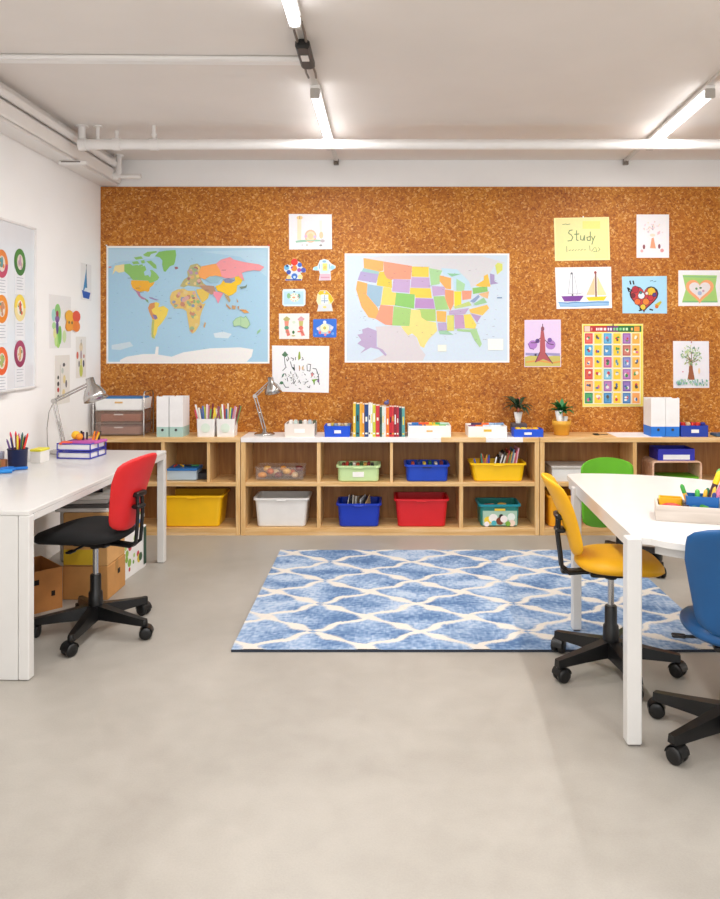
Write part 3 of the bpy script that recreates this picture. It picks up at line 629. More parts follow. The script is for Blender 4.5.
# ------------------------------------------------------------------ flat prints and drawings
class Sheet:
    """a thin sheet with printed shapes; fr() sets the drawing frame (origin px, scale), wall plane Y"""
    def __init__(s, Yp, c0):      # c0: (X, Z) world centre ; drawing in photo pixels converted at the wall plane
        s.q = MB(); s.q.flat = True; s.Y = Yp; s.c = c0; s.L = 1; s.ox = s.oy = 0; s.s = 1; s.px = F/Yp
    def fr(s, ox, oy, sc): s.ox, s.oy, s.s = ox, oy, sc; return s
    def P(s, u, v): return (((s.ox+u/s.s)-CX)/s.px - s.c[0], H-((s.oy+v/s.s)-CY)/s.px - s.c[1])
    def poly(s, pts, c, lift=True):
        if lift: s.L += 1
        y = -.0012-.00006*s.L; P = [s.P(*p) for p in pts]
        ar = sum(P[i][0]*P[(i+1) % len(P)][1]-P[(i+1) % len(P)][0]*P[i][1] for i in range(len(P)))
        if ar < 0: P.reverse()
        s.q.add([(x, y, z) for x, z in P], [tuple(range(len(P)))], 0, False, hx(c))
    def disc(s, u, v, r, c, ry=None, n=14, lift=True):
        ry = ry or r; s.poly([(u+r*math.cos(2*PI*k/n), v+ry*math.sin(2*PI*k/n)) for k in range(n)], c, lift)
    def line(s, pts, w, c):
        s.L += 1
        for (a, b), (e, f) in zip(pts, pts[1:]):
            dx, dy = e-a, f-b; l = math.hypot(dx, dy) or 1; nx, ny = -dy/l*w/2, dx/l*w/2; ex, ey = dx/l*w*.3, dy/l*w*.3
            s.poly([(a+nx-ex, b+ny-ey), (e+nx+ex, f+ny+ey), (e-nx+ex, f-ny+ey), (a-nx-ex, b-ny-ey)], c, False)
    def base(s, pts, c, th=.0012):
        P = [s.P(*p) for p in pts]; a = [(x, -th, z) for x, z in P]; b = [(x, -.0001, z) for x, z in P]
        s.q.loft([b, a], 0, False, hx(c))
    def rect(s, x0, y0, x1, y1, c, lift=True): s.poly([(x0, y0), (x1, y0), (x1, y1), (x0, y1)], c, lift)
    def done(s, name, label, cat, group=None, rz=0):
        o = s.q.build(name, PR, loc=(s.c[0], s.Y, s.c[1]), rz=rz); return tag(o, label, cat, group)
PR = printed('m_printed_paper', .5)
def wall_sheet(x0, y0, x1, y1, c='F3F1F0', quad=None):
    cx, cy = (x0+x1)/2, (y0+y1)/2
    s = Sheet(CK, ((cx-CX)*CK/F, H-(cy-CY)*CK/F))
    s.base(quad or [(x0, y0), (x1, y0), (x1, y1), (x0, y1)], c); return s

# world map
s = wall_sheet(106.5, 246, 269.5, 363.5, 'F6F5F3'); s.rect(108.3, 248, 267.8, 361.8, 'A9CFE6')
s.fr(100, 190, 3)
for pts in ([(25, 178), (180, 178), (160, 205), (60, 215), (25, 230)], [(300, 185), (500, 178), (500, 260), (420, 200)]): s.poly(pts, 'B9D8EA')
s.poly([(60, 510), (80, 500), (130, 492), (165, 492), (168, 470), (176, 470), (175, 494), (215, 500), (250, 487), (330, 475), (420, 472), (460, 478), (455, 500), (440, 515), (60, 515)], 'F0EEEC')
s.poly([(340, 430), (370, 425), (395, 432), (385, 445), (345, 443)], 'D4E2EA')
s.poly([(35, 465), (90, 455), (100, 468), (60, 480), (35, 478)], 'CDDEE8')
s.fr(100, 240, 8)
s.poly([(120, 205), (195, 192), (195, 255), (150, 262), (125, 245), (100, 280), (110, 235)], 'F1DFA2')
s.poly([(70, 212), (92, 212), (92, 222), (70, 224)], 'E89090')
s.poly([(195, 195), (240, 190), (262, 205), (300, 198), (330, 215), (360, 205), (372, 240), (352, 255), (358, 285), (385, 280), (402, 300), (410, 265), (400, 240), (420, 240), (452, 268), (475, 300), (460, 320), (425, 338), (395, 345), (385, 325), (262, 320), (235, 285), (195, 250)], '8FC36A')
for p in ([(255, 175), (300, 168), (318, 190), (268, 195)], [(270, 140), (330, 130), (345, 150), (290, 158)], [(345, 118), (380, 95), (450, 88), (460, 98), (410, 112), (395, 135), (360, 130)],
          [(370, 170), (410, 165), (450, 200), (455, 232), (430, 225), (400, 195)], [(325, 165), (355, 160), (360, 185), (335, 188)], [(310, 200), (340, 195), (345, 210), (320, 214)]): s.poly(p, '8FC36A')
s.poly([(440, 130), (470, 95), (530, 85), (605, 80), (610, 120), (600, 180), (590, 200), (560, 210), (525, 255), (510, 250), (498, 200), (500, 165), (480, 140)], '86BE62')
s.poly([(595, 215), (620, 214), (628, 228), (605, 236)], 'A86A70')
s.poly([(250, 322), (385, 326), (400, 345), (440, 335), (425, 362), (400, 380), (395, 405), (385, 415), (360, 408), (325, 415), (300, 408), (262, 385), (248, 350)], 'F2B233')
s.poly([(262, 388), (298, 408), (318, 415), (325, 445), (345, 458), (370, 470), (385, 495), (365, 480), (335, 472), (310, 450), (290, 415)], 'B87FA0')
s.poly([(360, 470), (385, 480), (390, 505), (370, 490)], '7FA070')
s.poly([(390, 455), (420, 460), (440, 470), (475, 480), (450, 484), (400, 468)], '9A8AB8')
s.fr(100, 300, 4.114)
s.poly([(205, 15), (232, 8), (245, 14), (240, 30), (262, 24), (282, 38), (276, 62), (262, 84), (250, 100), (238, 112), (232, 140), (222, 160), (212, 150), (212, 110), (216, 70), (202, 48), (198, 32)], 'F0D45C')
s.poly([(205, 15), (225, 10), (226, 30), (212, 40), (218, 55), (230, 62), (228, 80), (216, 78), (202, 48), (198, 32)], 'D8935A')
s.poly([(216, 62), (232, 62), (238, 75), (226, 82)], '8A7AA8'); s.poly([(216, 80), (224, 84), (220, 140), (228, 160), (214, 155), (212, 120)], 'B8C070')
s.fr(180, 240, 7.58)
E = ['D8B070', 'C88A70', '8FB878', 'B890A8', 'E8D070', 'A87070', '8898B8', 'D8A8A0', 'E0C88A', '98B088']
random.seed(11)
def patch(poly, n, pal, r, sy=1.0):
    """country patches inside an outline"""
    xs_ = [p[0] for p in poly]; ys_ = [p[1] for p in poly]
    def inside(x, y):
        c = False
        for i in range(len(poly)):
            (x1, y1), (x2, y2) = poly[i], poly[i-1]
            if (y1 > y) != (y2 > y) and x < (x2-x1)*(y-y1)/(y2-y1)+x1: c = not c
        return c
    k = 0; tr = 0
    while k < n and tr < n*30:
        tr += 1; x = random.uniform(min(xs_), max(xs_)); y = random.uniform(min(ys_), max(ys_)); rr = r*random.uniform(.6, 1.2)
        pts = [(x+rr*random.uniform(.7, 1.1)*math.cos(a*2*PI/6), y+sy*rr*random.uniform(.7, 1.1)*math.sin(a*2*PI/6)) for a in range(6)]
        if all(inside(*p) for p in pts): s.poly(pts, random.choice(pal)); k += 1
eu = [(0, 350), (30, 300), (60, 280), (55, 240), (80, 190), (130, 178), (160, 200), (150, 260), (160, 300), (180, 330), (210, 350), (190, 365), (130, 355), (90, 350), (60, 345), (30, 360)]
s.poly(eu, 'B8B07A'); patch(eu, 26, E, 15)
af = [(-60, 395), (-20, 375), (30, 368), (60, 385), (115, 385), (130, 430), (170, 485), (195, 480), (170, 531), (155, 580), (150, 640), (120, 690), (95, 710), (75, 690), (60, 600), (50, 540), (20, 520), (-40, 520), (-72, 480), (-75, 430)]
s.poly(af, 'E2C272'); patch(af, 46, E, 19)
s.poly([(178, 655), (190, 620), (198, 630), (188, 668)], 'D8B078')
s.poly([(125, 375), (190, 365), (225, 400), (215, 440), (170, 478), (150, 440), (130, 400)], 'E2C25A')
s.poly([(150, 345), (215, 345), (260, 350), (275, 400), (240, 415), (190, 385), (165, 365)], 'B89078')
s.poly([(140, 250), (165, 200), (240, 185), (300, 175), (315, 230), (318, 280), (270, 270), (220, 280), (190, 300), (150, 285)], 'F5A65E')
s.poly([(275, 180), (310, 150), (380, 130), (410, 150), (500, 170), (600, 185), (640, 205), (610, 235), (560, 230), (500, 240), (470, 250), (490, 310), (460, 290), (440, 270), (400, 290), (340, 290), (318, 280), (305, 230)], 'F09AA0')
s.poly([(190, 300), (230, 275), (280, 275), (320, 290), (290, 325), (230, 325)], '9AC0CE')
s.poly([(325, 300), (370, 290), (415, 305), (390, 325), (345, 322)], '8A8FAE')
s.poly([(270, 350), (310, 335), (330, 305), (345, 325), (390, 328), (420, 310), (415, 280), (445, 275), (475, 305), (460, 335), (435, 345), (430, 390), (400, 415), (370, 425), (330, 400), (285, 385)], 'F4C62A')
s.poly([(255, 390), (300, 395), (330, 405), (310, 440), (290, 485), (275, 445), (255, 420)], 'EF94A8')
s.poly([(335, 410), (370, 425), (385, 460), (375, 475), (350, 440)], 'B8A078'); s.poly([(450, 355), (495, 350), (510, 335), (505, 360), (465, 372)], '7A8A78')
for p in ([(350, 480), (390, 520), (380, 528), (352, 500)], [(395, 495), (425, 500), (420, 528), (395, 520)], [(435, 505), (450, 500), (448, 530)], [(430, 440), (445, 470), (435, 475)]): s.poly(p, 'C89A6A')
s.fr(100, 300, 4.114)
s.poly([(575, 38), (600, 40), (615, 52), (595, 54)], 'E8A050')
s.poly([(548, 90), (560, 76), (580, 68), (592, 74), (600, 66), (612, 84), (618, 100), (606, 116), (590, 112), (575, 104), (552, 108)], 'B4D4A8'); s.line([(580, 70), (580, 104)], 1.5, '7FB090'); s.line([(548, 90), (560, 76), (580, 68), (592, 74), (600, 66), (612, 84), (618, 100), (606, 116), (590, 112), (575, 104), (552, 108), (548, 90)], 2, '86B88A')
s.poly([(648, 128), (662, 118), (660, 130), (645, 142)], '9CCBA0')
s.fr(0, 0, 1)
for i in range(60):
    x = random.uniform(110, 265); y = random.uniform(256, 352); s.rect(x, y, x+random.uniform(.8, 2.4), y+.25, '7C9CB4', False)
for a_, b_ in ((136, 288), (140, 292), (128, 278), (222, 270), (205, 290), (168, 318), (240, 310)): s.rect(a_, b_, a_+4, b_+.35, '5A4A50', False)
s.done('world_map_poster', 'large world map poster with white border on the cork board', 'map')

# map of the states
s = wall_sheet(344.7, 253.5, 509.3, 362.5, 'F5F5F6'); s.rect(346.5, 255.2, 507.6, 360.8, 'CFDDEB')
s.fr(340, 248, 7.49); K = 636.6
s.poly([(320, 60), (K+420, 60), (K+600, 110), (K+525, 130), (K+485, 190), (K+440, 210), (K+375, 280), (K+340, 300), (K+270, 190), (K+130, 170), (540, 135), (330, 100), (180, 75)], 'D6D5D9')
s.poly([(265, 590), (390, 582), (455, 590), (510, 655), (560, 650), (600, 745), (640, 800), (620, 845), (230, 845), (350, 790), (280, 740), (275, 620)], 'D6CFD3')
s.poly([(K+120, 150), (K+240, 160), (K+330, 250), (K+350, 310), (K+300, 330), (K+220, 310), (K+210, 220), (K+140, 200)], 'BFDCEC')
def st(c, *p): s.poly(list(p), c)
LP = 'C3A6CE'; YL = 'F5CE4E'; GR = 'A6CE8E'; ORG = 'F5AE62'; SAL = 'EE9C7E'; BL = '9BBAD0'
st(ORG, (175, 75), (325, 100), (325, 170), (290, 180), (180, 165)); st('9DC4C4', (175, 150), (290, 175), (295, 200), (160, 180))
st('B0A2CC', (155, 175), (295, 198), (270, 262), (132, 240)); st('E2C84A', (295, 180), (330, 175), (350, 225), (388, 240), (390, 300), (275, 280), (280, 230))
st(SAL, (325, 100), (540, 135), (530, 235), (400, 232), (385, 242), (350, 225), (330, 190)); st(LP, (400, 232), (527, 238), (520, 337), (390, 325))
st(YL, (540, 138), (K+28, 142), (K+28, 218), (535, 215)); st(LP, (535, 218), (K+32, 222), (K+40, 300), (528, 295))
st(YL, (525, 298), (K+42, 302), (K+52, 375), (565, 372), (560, 350), (522, 348)); st('B98FC4', (565, 375), (K+62, 380), (K+75, 455), (560, 450))
st('8CC66A', (420, 335), (560, 347), (555, 455), (410, 430)); st('F4D36A', (325, 290), (385, 300), (388, 330), (420, 335), (410, 430), (305, 425))
st(BL, (205, 270), (320, 290), (302, 430), (280, 442), (200, 350)); st(ORG, (130, 245), (205, 265), (200, 350), (280, 445), (290, 470), (265, 530), (215, 520), (160, 440), (120, 310))
st(SAL, (303, 425), (400, 435), (390, 580), (340, 575), (265, 530), (290, 470)); st('A4CC78', (403, 435), (532, 455), (520, 585), (390, 580))
st('F2DA86', (532, 460), (600, 465), (610, 520), (K+10, 545), (K+82, 558), (K+92, 620), (K+30, 680), (K+5, 720), (630, 748), (600, 735), (575, 670), (540, 640), (510, 655), (480, 620), (455, 585), (520, 585))
st('ABCB70', (555, 455), (K+78, 458), (K+82, 550), (K+10, 545), (610, 520), (600, 465))
st('B9A6C8', (165, 610), (210, 595), (275, 620), (275, 740), (320, 760), (350, 800), (340, 810), (290, 760), (230, 745), (150, 790), (190, 750), (130, 715), (160, 690), (130, 650), (170, 640))
st('A9D49A', (K+30, 150), (K+130, 170), (K+110, 210), (K+110, 270), (K+45, 280)); st(ORG, (K+110, 205), (K+195, 225), (K+195, 310), (K+155, 305), (K+110, 250))
st(LP, (K+50, 285), (K+145, 290), (K+160, 350), (K+60, 360)); st('EF9E6C', (K+150, 310), (K+215, 320), (K+215, 420), (K+190, 470), (K+150, 390))
st('A2CC84', (K+63, 363), (K+145, 360), (K+180, 460), (K+80, 465)); st('A9D4A4', (K+235, 230), (K+300, 270), (K+290, 325), (K+235, 320)); st('8EC8A0', (K+165, 190), (K+270, 195), (K+200, 215))
st('F2DC3E', (K+218, 325), (K+272, 325), (K+272, 420), (K+220, 440)); st(SAL, (K+275, 320), (K+350, 320), (K+345, 380), (K+280, 390))
st('8CC46A', (K+355, 300), (K+465, 285), (K+470, 325), (K+360, 345)); st('F6C04A', (K+375, 280), (K+440, 240), (K+440, 210), (K+470, 195), (K+490, 290), (K+410, 290))
st('A898C4', (K+485, 190), (K+520, 200), (K+520, 250), (K+550, 265), (K+490, 275)); st('D9DC6A', (K+525, 130), (K+545, 110), (K+580, 120), (K+580, 165), (K+540, 200))
st('8FA2C8', (K+335, 400), (K+400, 350), (K+410, 365), (K+370, 410)); st('9CCB98', (K+360, 420), (K+440, 370), (K+465, 410), (K+380, 430)); st('E6B886', (K+400, 345), (K+480, 325), (K+470, 380), (K+430, 365))
st('C4D480', (K+215, 440), (K+330, 400), (K+350, 430), (K+225, 455)); st('BFA8CC', (K+180, 470), (K+330, 450), (K+300, 495), (K+180, 500)); st('F6C05C', (K+330, 460), (K+465, 425), (K+480, 450), (K+430, 505), (K+340, 485))
st('B898C4', (K+340, 490), (K+420, 510), (K+390, 560)); st('F4D45C', (K+290, 500), (K+340, 495), (K+385, 575), (K+375, 605), (K+300, 600)); st('C49AC0', (K+220, 500), (K+287, 500), (K+297, 600), (K+225, 605))
st('D8D46C', (K+165, 505), (K+217, 502), (K+217, 620), (K+165, 620)); st('B8A4CC', (K+95, 560), (K+160, 560), (K+165, 615), (K+100, 620)); st('9CC8A8', (K+100, 620), (K+165, 618), (K+215, 650), (K+110, 645)); st('F2B45C', (K+85, 470), (K+160, 475), (K+155, 555), (K+90, 550))
st('A8CE94', (K+325, 610), (K+385, 605), (K+425, 720), (K+410, 745), (K+370, 690), (K+340, 630), (K+240, 622), (K+240, 606)); st('F4F2EC', (K+470, 680), (K+585, 680), (K+585, 765), (K+470, 765)); st('EFEDE2', (K+95, 725), (K+160, 725), (K+160, 775), (K+95, 775))
s.fr(0, 0, 1)
for i in range(90):
    x = random.uniform(356, 498); y = random.uniform(266, 340); s.rect(x, y, x+random.uniform(.8, 2.2), y+.25, '7A6E78', False)
s.rect(497, 297.3, 502, 298.3, '6A88B0')
s.done('country_map_poster', 'map poster of the states in pastel colours, centre of the cork board', 'map')

# drawing, top middle
s = wall_sheet(289, 214, 332, 249.3, 'EFEDF2', [(288.8, 214), (331.8, 214.3), (332, 249.2), (289.2, 249.5)]).fr(270, 205, 9.6)
s.rect(262, 130, 300, 335, 'F3E4C4'); s.disc(285, 122, 30, 'ECC98C', 18); s.line([(285, 105), (285, 135)], 5, '9A7A5A'); s.rect(475, 150, 500, 300, 'F3EEE0')
s.poly([(245, 345), (300, 335), (420, 330), (500, 335), (500, 350), (380, 352), (250, 362)], '9CC8AE')
for a, r_, c in ((0, 58, 'F3BFA0'), (0, 44, 'F6DCB8'), (0, 26, 'E8CFA0')): s.disc(390, 300, r_, c, r_*1.1)
s.disc(345, 300, 14, 'E4B2D0'); s.disc(430, 305, 14, 'D8BCE0'); s.rect(350, 335, 440, 345, 'A0CBB0'); s.disc(492, 290, 20, 'F0CBA4', 34); s.disc(505, 345, 22, 'C2B6BC', 16); s.disc(488, 388, 15, '8E8E8E', 10); s.disc(355, 385, 10, 'C8C4BC', 10); s.disc(310, 385, 9, 'D4CED8', 9)
s.done('child_drawing', 'faint pastel drawing of a garden, top sheet above the cut-outs', 'drawing')
# cut-outs
def cut(outline, base, deco, label, cat='cut-out', name='paper_cutout', grp=None):
    xs_ = [270+p[0]/9.6 for p in outline]; ys_ = [255+p[1]/9.6 for p in outline]
    s = Sheet(CK, (((min(xs_)+max(xs_))/2-CX)*CK/F, H-((min(ys_)+max(ys_))/2-CY)*CK/F)).fr(270, 255, 9.6)
    s.base(outline, base); deco(s); return s.done(name, label, cat, grp)
def d1(s):
    for u, v, r_, c in ((235, 68, 34, 'E2342A'), (232, 128, 30, 'EE8A2C'), (160, 120, 26, '6FB8E0'), (285, 95, 22, '3A66C8'), (320, 145, 24, '4A58B8'), (180, 165, 22, '3550B0'), (165, 105, 12, '1E3A80'), (235, 205, 30, '3E78D0'), (180, 215, 22, 'F0D08A'), (290, 210, 24, 'F4DC9A'), (280, 145, 20, 'A850A0'), (210, 120, 10, '8A3A9A'), (235, 212, 12, 'C8E0F4')): s.disc(u, v, r_, c, n=10)
    s.rect(150, 232, 300, 244, '2E4AA0')
cut([(205, 60), (240, 35), (268, 60), (290, 70), (305, 110), (345, 140), (340, 165), (290, 170), (315, 205), (305, 244), (150, 246), (145, 236), (180, 215), (175, 180), (135, 150), (140, 105), (170, 90), (205, 105)], 'DDE4F0', d1, 'multicoloured paper robot cut-out with red head on the cork')
def d2(s):
    s.rect(487, 85, 565, 190, 'C8E6E6'); s.rect(505, 80, 550, 150, 'E4E07A'); s.disc(528, 120, 16, 'F2C86A'); s.rect(480, 180, 578, 240, 'EAB8C8'); s.line([(490, 215), (570, 215)], 8, 'C88AA0'); s.disc(440, 130, 20, 'A8D8E8'); s.disc(600, 120, 20, 'A0D4E8'); s.disc(522, 62, 20, '8AB8D8', 12); s.line([(475, 90), (475, 130)], 6, '5A98C0'); s.line([(572, 90), (575, 135)], 6, '5A98C0')
cut([(480, 50), (520, 38), (560, 50), (585, 80), (630, 105), (630, 125), (580, 155), (585, 242), (470, 244), (480, 180), (470, 150), (410, 145), (415, 120), (455, 105)], 'D8EAF2', d2, 'pale blue paper robot cut-out with pink base on the cork')
def d3(s):
    s.rect(135, 350, 322, 475, 'B9DDF0'); s.disc(235, 408, 50, 'E6EEE0', 44); s.disc(228, 408, 15, 'EF9A6A', 8); s.disc(180, 392, 18, '8CC08A', 26); s.disc(278, 395, 14, '6AA890', 24); s.disc(232, 352, 10, '3E5A70', 7)
    for a in range(10): s.disc(235+40*math.cos(a*.63), 408+34*math.sin(a*.63), 6, ['E8A0B0', 'F0D080', '8AC8A0'][a % 3])
cut([(130, 328), (330, 326), (342, 345), (340, 475), (320, 492), (135, 492), (118, 475), (120, 345)], 'DDEDF5', d3, 'light blue rounded paper card with a wreath on the cork', name='paper_card')
def d4(s):
    s.poly([(460, 370), (480, 345), (540, 345), (580, 380), (612, 430), (585, 465), (560, 420), (520, 372), (480, 385)], 'F5C21E'); s.rect(490, 380, 560, 470, 'DDE6EA'); s.poly([(465, 475), (590, 470), (600, 538), (455, 540)], 'D8DCE2'); s.line([(524, 385), (524, 460)], 5, '5A78A0'); s.line([(495, 440), (555, 440)], 7, '7A9AC0'); s.line([(500, 415), (550, 415)], 4, 'A8B8C8'); s.disc(525, 500, 18, 'E8D878', 12); s.disc(525, 358, 10, 'B8C8D0')
cut([(455, 375), (480, 340), (545, 340), (580, 375), (615, 432), (590, 470), (605, 540), (450, 542), (465, 490), (445, 440)], 'F2E6B8', d4, 'yellow-haired paper figure cut-out on the cork')
def d5(s):
    for k, (u, c) in enumerate(((160, ('B8B070', 'E8907A', '5AA080', 'E27A6A')), (298, ('D8A0A8', 'C8C070', 'E06A5A', 'E88A80')))):
        s.poly([(u-35, 615), (u, 588), (u+35, 612), (u+18, 635), (u-18, 635)], c[0]); s.poly([(u-22, 635), (u+22, 635), (u+15, 690), (u-15, 690)], c[1]); s.disc(u, 700, 22, c[2], 20); s.poly([(u-14, 715), (u+18, 715), (u+35, 770), (u+5, 780)], c[3]); s.line([(u-15, 740), (u+20, 740)], 4, '6A8A5A')
    s.disc(225, 742, 12, '3A7A3A', 16); s.disc(225, 775, 18, 'C8C088', 8); s.disc(230, 645, 16, 'D8E4D0', 14)
    s.line([(268, 735), (300, 735), (330, 770)], 12, 'E06A5A')
cut([(86, 562), (378, 560), (376, 806), (88, 806)], 'F0ECE8', d5, 'white drawing of two patterned socks below the blue card', 'drawing', 'child_drawing')
def d6(s):
    s.poly([(445, 700), (480, 680), (520, 650), (580, 670), (612, 690), (600, 715), (560, 760), (480, 755)], 'B8C8DC')
    s.disc(525, 700, 42, 'F4F0C0'); s.disc(525, 645, 16, 'E8EEF4'); s.disc(462, 708, 14, 'F0D8DC'); s.disc(592, 700, 14, 'D8D4E8'); s.disc(480, 745, 12, 'E86A7A', 16); s.disc(530, 765, 12, 'E88A9A', 14); s.disc(570, 740, 12, 'E87A6A', 14); s.disc(525, 700, 16, 'A8C870'); s.disc(523, 700, 8, 'E8B050'); s.disc(602, 755, 14, '6AA0E8'); s.disc(440, 760, 10, '5A90E0')
cut([(420, 616), (632, 612), (640, 622), (638, 784), (628, 792), (420, 788), (412, 776), (414, 626)], '2D6FD6', d6, 'bright blue paper card with a white fish shape on the cork', name='paper_card')
# calligraphy drawing
s = wall_sheet(272, 345.5, 329, 392.5, 'F1F1F4', [(272, 345.5), (329.3, 346), (328.8, 392.8), (272.5, 391.5)]).fr(265, 335, 9)
s.poly([(150, 180), (180, 145), (210, 180), (180, 200)], '4F7A58'); s.poly([(305, 150), (315, 150), (322, 210), (300, 230), (298, 195)], '8EAA3A')
INK = '3A3E42'
for pts in ([(175, 200), (180, 260), (190, 290), (160, 320)], [(205, 195), (215, 215), (200, 235), (195, 215)], [(235, 205), (260, 215), (250, 230)], [(275, 200), (275, 225)], [(335, 200), (345, 222), (330, 225)],
            [(228, 240), (240, 280), (262, 318)], [(262, 265), (268, 320)], [(308, 275), (310, 320)], [(345, 275), (340, 315), (355, 315)], [(378, 270), (380, 320), (405, 325), (410, 265), (385, 262)],
            [(430, 300), (460, 305), (480, 360), (485, 410)], [(415, 340), (420, 372), (438, 350), (425, 335)], [(155, 375), (165, 350), (185, 350), (190, 370)], [(130, 440), (160, 430), (185, 470), (215, 470)],
            [(255, 400), (260, 440), (275, 410)], [(305, 405), (320, 435)], [(360, 430), (390, 415)], [(425, 410), (480, 400), (490, 445)], [(445, 420), (445, 445)], [(380, 465), (400, 475), (405, 455)], [(200, 385), (205, 415)], [(230, 330), (235, 350)], [(280, 350), (285, 372)], [(355, 350), (365, 360)], [(225, 385), (245, 385)], [(305, 480), (325, 488)]): s.line(pts, 6, INK)
s.poly([(240, 290), (268, 290), (262, 322)], '1F3A36'); s.poly([(150, 360), (175, 345), (165, 375)], '3F7A60'); s.poly([(418, 402), (470, 395), (450, 415), (440, 445), (430, 412)], '7FAE36'); s.disc(340, 298, 9, 'D8B88A', 18); s.disc(312, 298, 6, 'C89A6A', 20); s.disc(425, 358, 10, 'D88A8A', 16); s.disc(480, 415, 8, '8A4A9A', 12); s.disc(150, 430, 16, '4A7A5A', 14)
random.seed(5)
for i in range(40): u = random.uniform(140, 490); v = random.uniform(330, 450); s.line([(u, v), (u+random.uniform(-12, 12), v+random.uniform(-10, 14))], 4, random.choice([INK, '5A6A5A', '6A6E74']))
s.done('child_drawing', 'white sheet of dark looping pen-and-leaf scribbles above the chrome shelf lamp', 'drawing')

# study sign
s = wall_sheet(554, 217.5, 609.5, 260.5, 'F3EEA8', [(553.8, 218), (609, 217), (610, 260), (555, 261)]).fr(545, 210, 8)
s.poly([(85, 70), (505, 62), (512, 392), (92, 400)], 'F0E6A0'); s.poly([(350, 80), (500, 75), (505, 380), (400, 385)], 'F2E99C')
s.rect(300, 90, 440, 150, 'F2E680')
G = '5E8250'
for p in ([(218, 160), (195, 165), (188, 185), (210, 200), (222, 220), (210, 245), (182, 248)], [(252, 165), (252, 240), (265, 245)], [(235, 195), (272, 192)], [(285, 205), (285, 238), (305, 242), (315, 205), (315, 243)], [(362, 175), (362, 243), (340, 243), (335, 220), (362, 212)], [(372, 212), (385, 240)], [(400, 208), (385, 240), (375, 275)]): s.line(p, 7, G)
for p in ([(172, 290), (175, 335)], [(190, 325), (205, 320)], [(215, 325), (230, 318)], [(240, 326), (250, 318)], [(262, 322), (275, 316)], [(285, 325), (300, 312)], [(310, 320), (325, 318)], [(355, 285), (360, 325)], [(372, 330), (395, 300)], [(385, 335), (410, 330)], [(405, 300), (415, 335)], [(425, 300), (440, 315), (425, 330)], [(140, 118), (165, 112), (175, 118), (200, 112)]): s.line(p, 5, '8A9A6A')
s.done('study_sign', 'yellow hand-lettered sign reading Study, top row of the cork board', 'sign')
# sailing boats
s = wall_sheet(555.5, 267, 612, 308.5, 'F0EEF2', [(555, 267.5), (611, 266.8), (612, 308), (556.5, 309)]).fr(545, 210, 8)
s.poly([(110, 745), (510, 725), (515, 765), (120, 775)], '9CC3E6'); s.line([(110, 740), (180, 745), (240, 738), (330, 742), (420, 735), (510, 740)], 10, '6E9FD2'); s.line([(120, 768), (240, 772), (380, 765), (500, 760)], 7, '7FAEDC')
s.poly([(130, 690), (310, 685), (280, 728), (155, 732)], '7A3A98'); s.poly([(328, 698), (495, 690), (470, 724), (350, 726)], 'F2CE1C')
s.line([(220, 510), (222, 685)], 6, '8A8E9A'); s.line([(205, 510), (185, 670)], 4, 'A8AEB8'); s.line([(235, 530), (262, 665), (180, 672)], 4, 'B0B6C0'); s.disc(213, 507, 9, '6A6E78'); s.disc(220, 680, 7, '2A2A2E'); s.line([(250, 675), (300, 662)], 4, '9A9EA8')
s.poly([(395, 530), (398, 680), (330, 680)], 'F3CB9E'); s.poly([(418, 530), (492, 680), (418, 682)], 'F6DCA4'); s.line([(404, 505), (408, 690)], 13, '8A5A48'); s.disc(402, 500, 11, '9A3A34')
s.done('child_drawing', 'drawing of a purple and a yellow sailing boat under the Study sign', 'drawing')
# faint tree drawing
s = wall_sheet(636.5, 214.5, 669, 257.8, 'EFEBEE').fr(610, 210, 6.545)
s.poly([(272, 185), (285, 180), (300, 252), (262, 250)], 'E8A07A'); s.disc(278, 165, 18, 'F0DCC8', 10); s.line([(278, 105), (280, 130)], 8, 'B8A8B0'); s.disc(222, 242, 8, '8A4A50', 16); s.disc(322, 238, 8, '8A4A54', 16); s.disc(208, 268, 10, 'E8B0B0'); s.disc(340, 265, 12, 'E09A9C'); s.disc(250, 145, 6, '6A6A70'); s.disc(318, 150, 9, 'E8BCC4')
random.seed(8)
for i in range(26): a = random.uniform(PI, 2*PI); r_ = random.uniform(30, 70); s.disc(280+r_*math.cos(a), 160+r_*1.3*math.sin(a), 5, random.choice(['F0D8D0', 'E8D4DC', 'EEE2CC', 'E8C8C8']))
s.done('child_drawing', 'faint pink drawing of a small tree, topmost on the right of the cork board', 'drawing')
# patchwork heart
s = wall_sheet(622, 276.5, 667, 313.5, 'A9D6EE', [(622, 276.5), (666.8, 276), (667, 313.5), (622.4, 313.3)]).fr(610, 210, 6.545)
def heart(cx, cy, w, h, c, n=28):
    pts = []
    for k in range(n):
        t_ = 2*PI*k/n; x = 16*math.sin(t_)**3; y = 13*math.cos(t_)-5*math.cos(2*t_)-2*math.cos(3*t_)-math.cos(4*t_)
        pts.append((cx+x/16*w/2, cy-y/15*h/2))
    s.poly(pts, c)
heart(222, 572, 190, 182, '22202A'); heart(222, 572, 172, 162, 'C83A3C')
for u, v, r_, c in ((165, 520, 22, 'B02838'), (270, 535, 28, 'E8B82C'), (205, 560, 22, 'DDE4E8'), (180, 600, 20, 'E86A2A'), (235, 600, 22, 'E0802E'), (265, 575, 18, 'C8303A'), (215, 635, 18, 'E8C43A'), (290, 555, 12, '5A3A8A'), (150, 560, 14, '7A1F2C'), (200, 540, 8, '3A8A8A'), (240, 545, 10, 'F0D8D0')): s.disc(u, v, r_+3, '22202A', n=8); s.disc(u, v, r_, c, n=8)
for p in ([(130, 520), (115, 510), (125, 535)], [(130, 465), (135, 485)], [(150, 465), (155, 485)], [(195, 640), (205, 655), (190, 658)], [(260, 650), (278, 655)]): s.line(p, 9, '1E1C22')
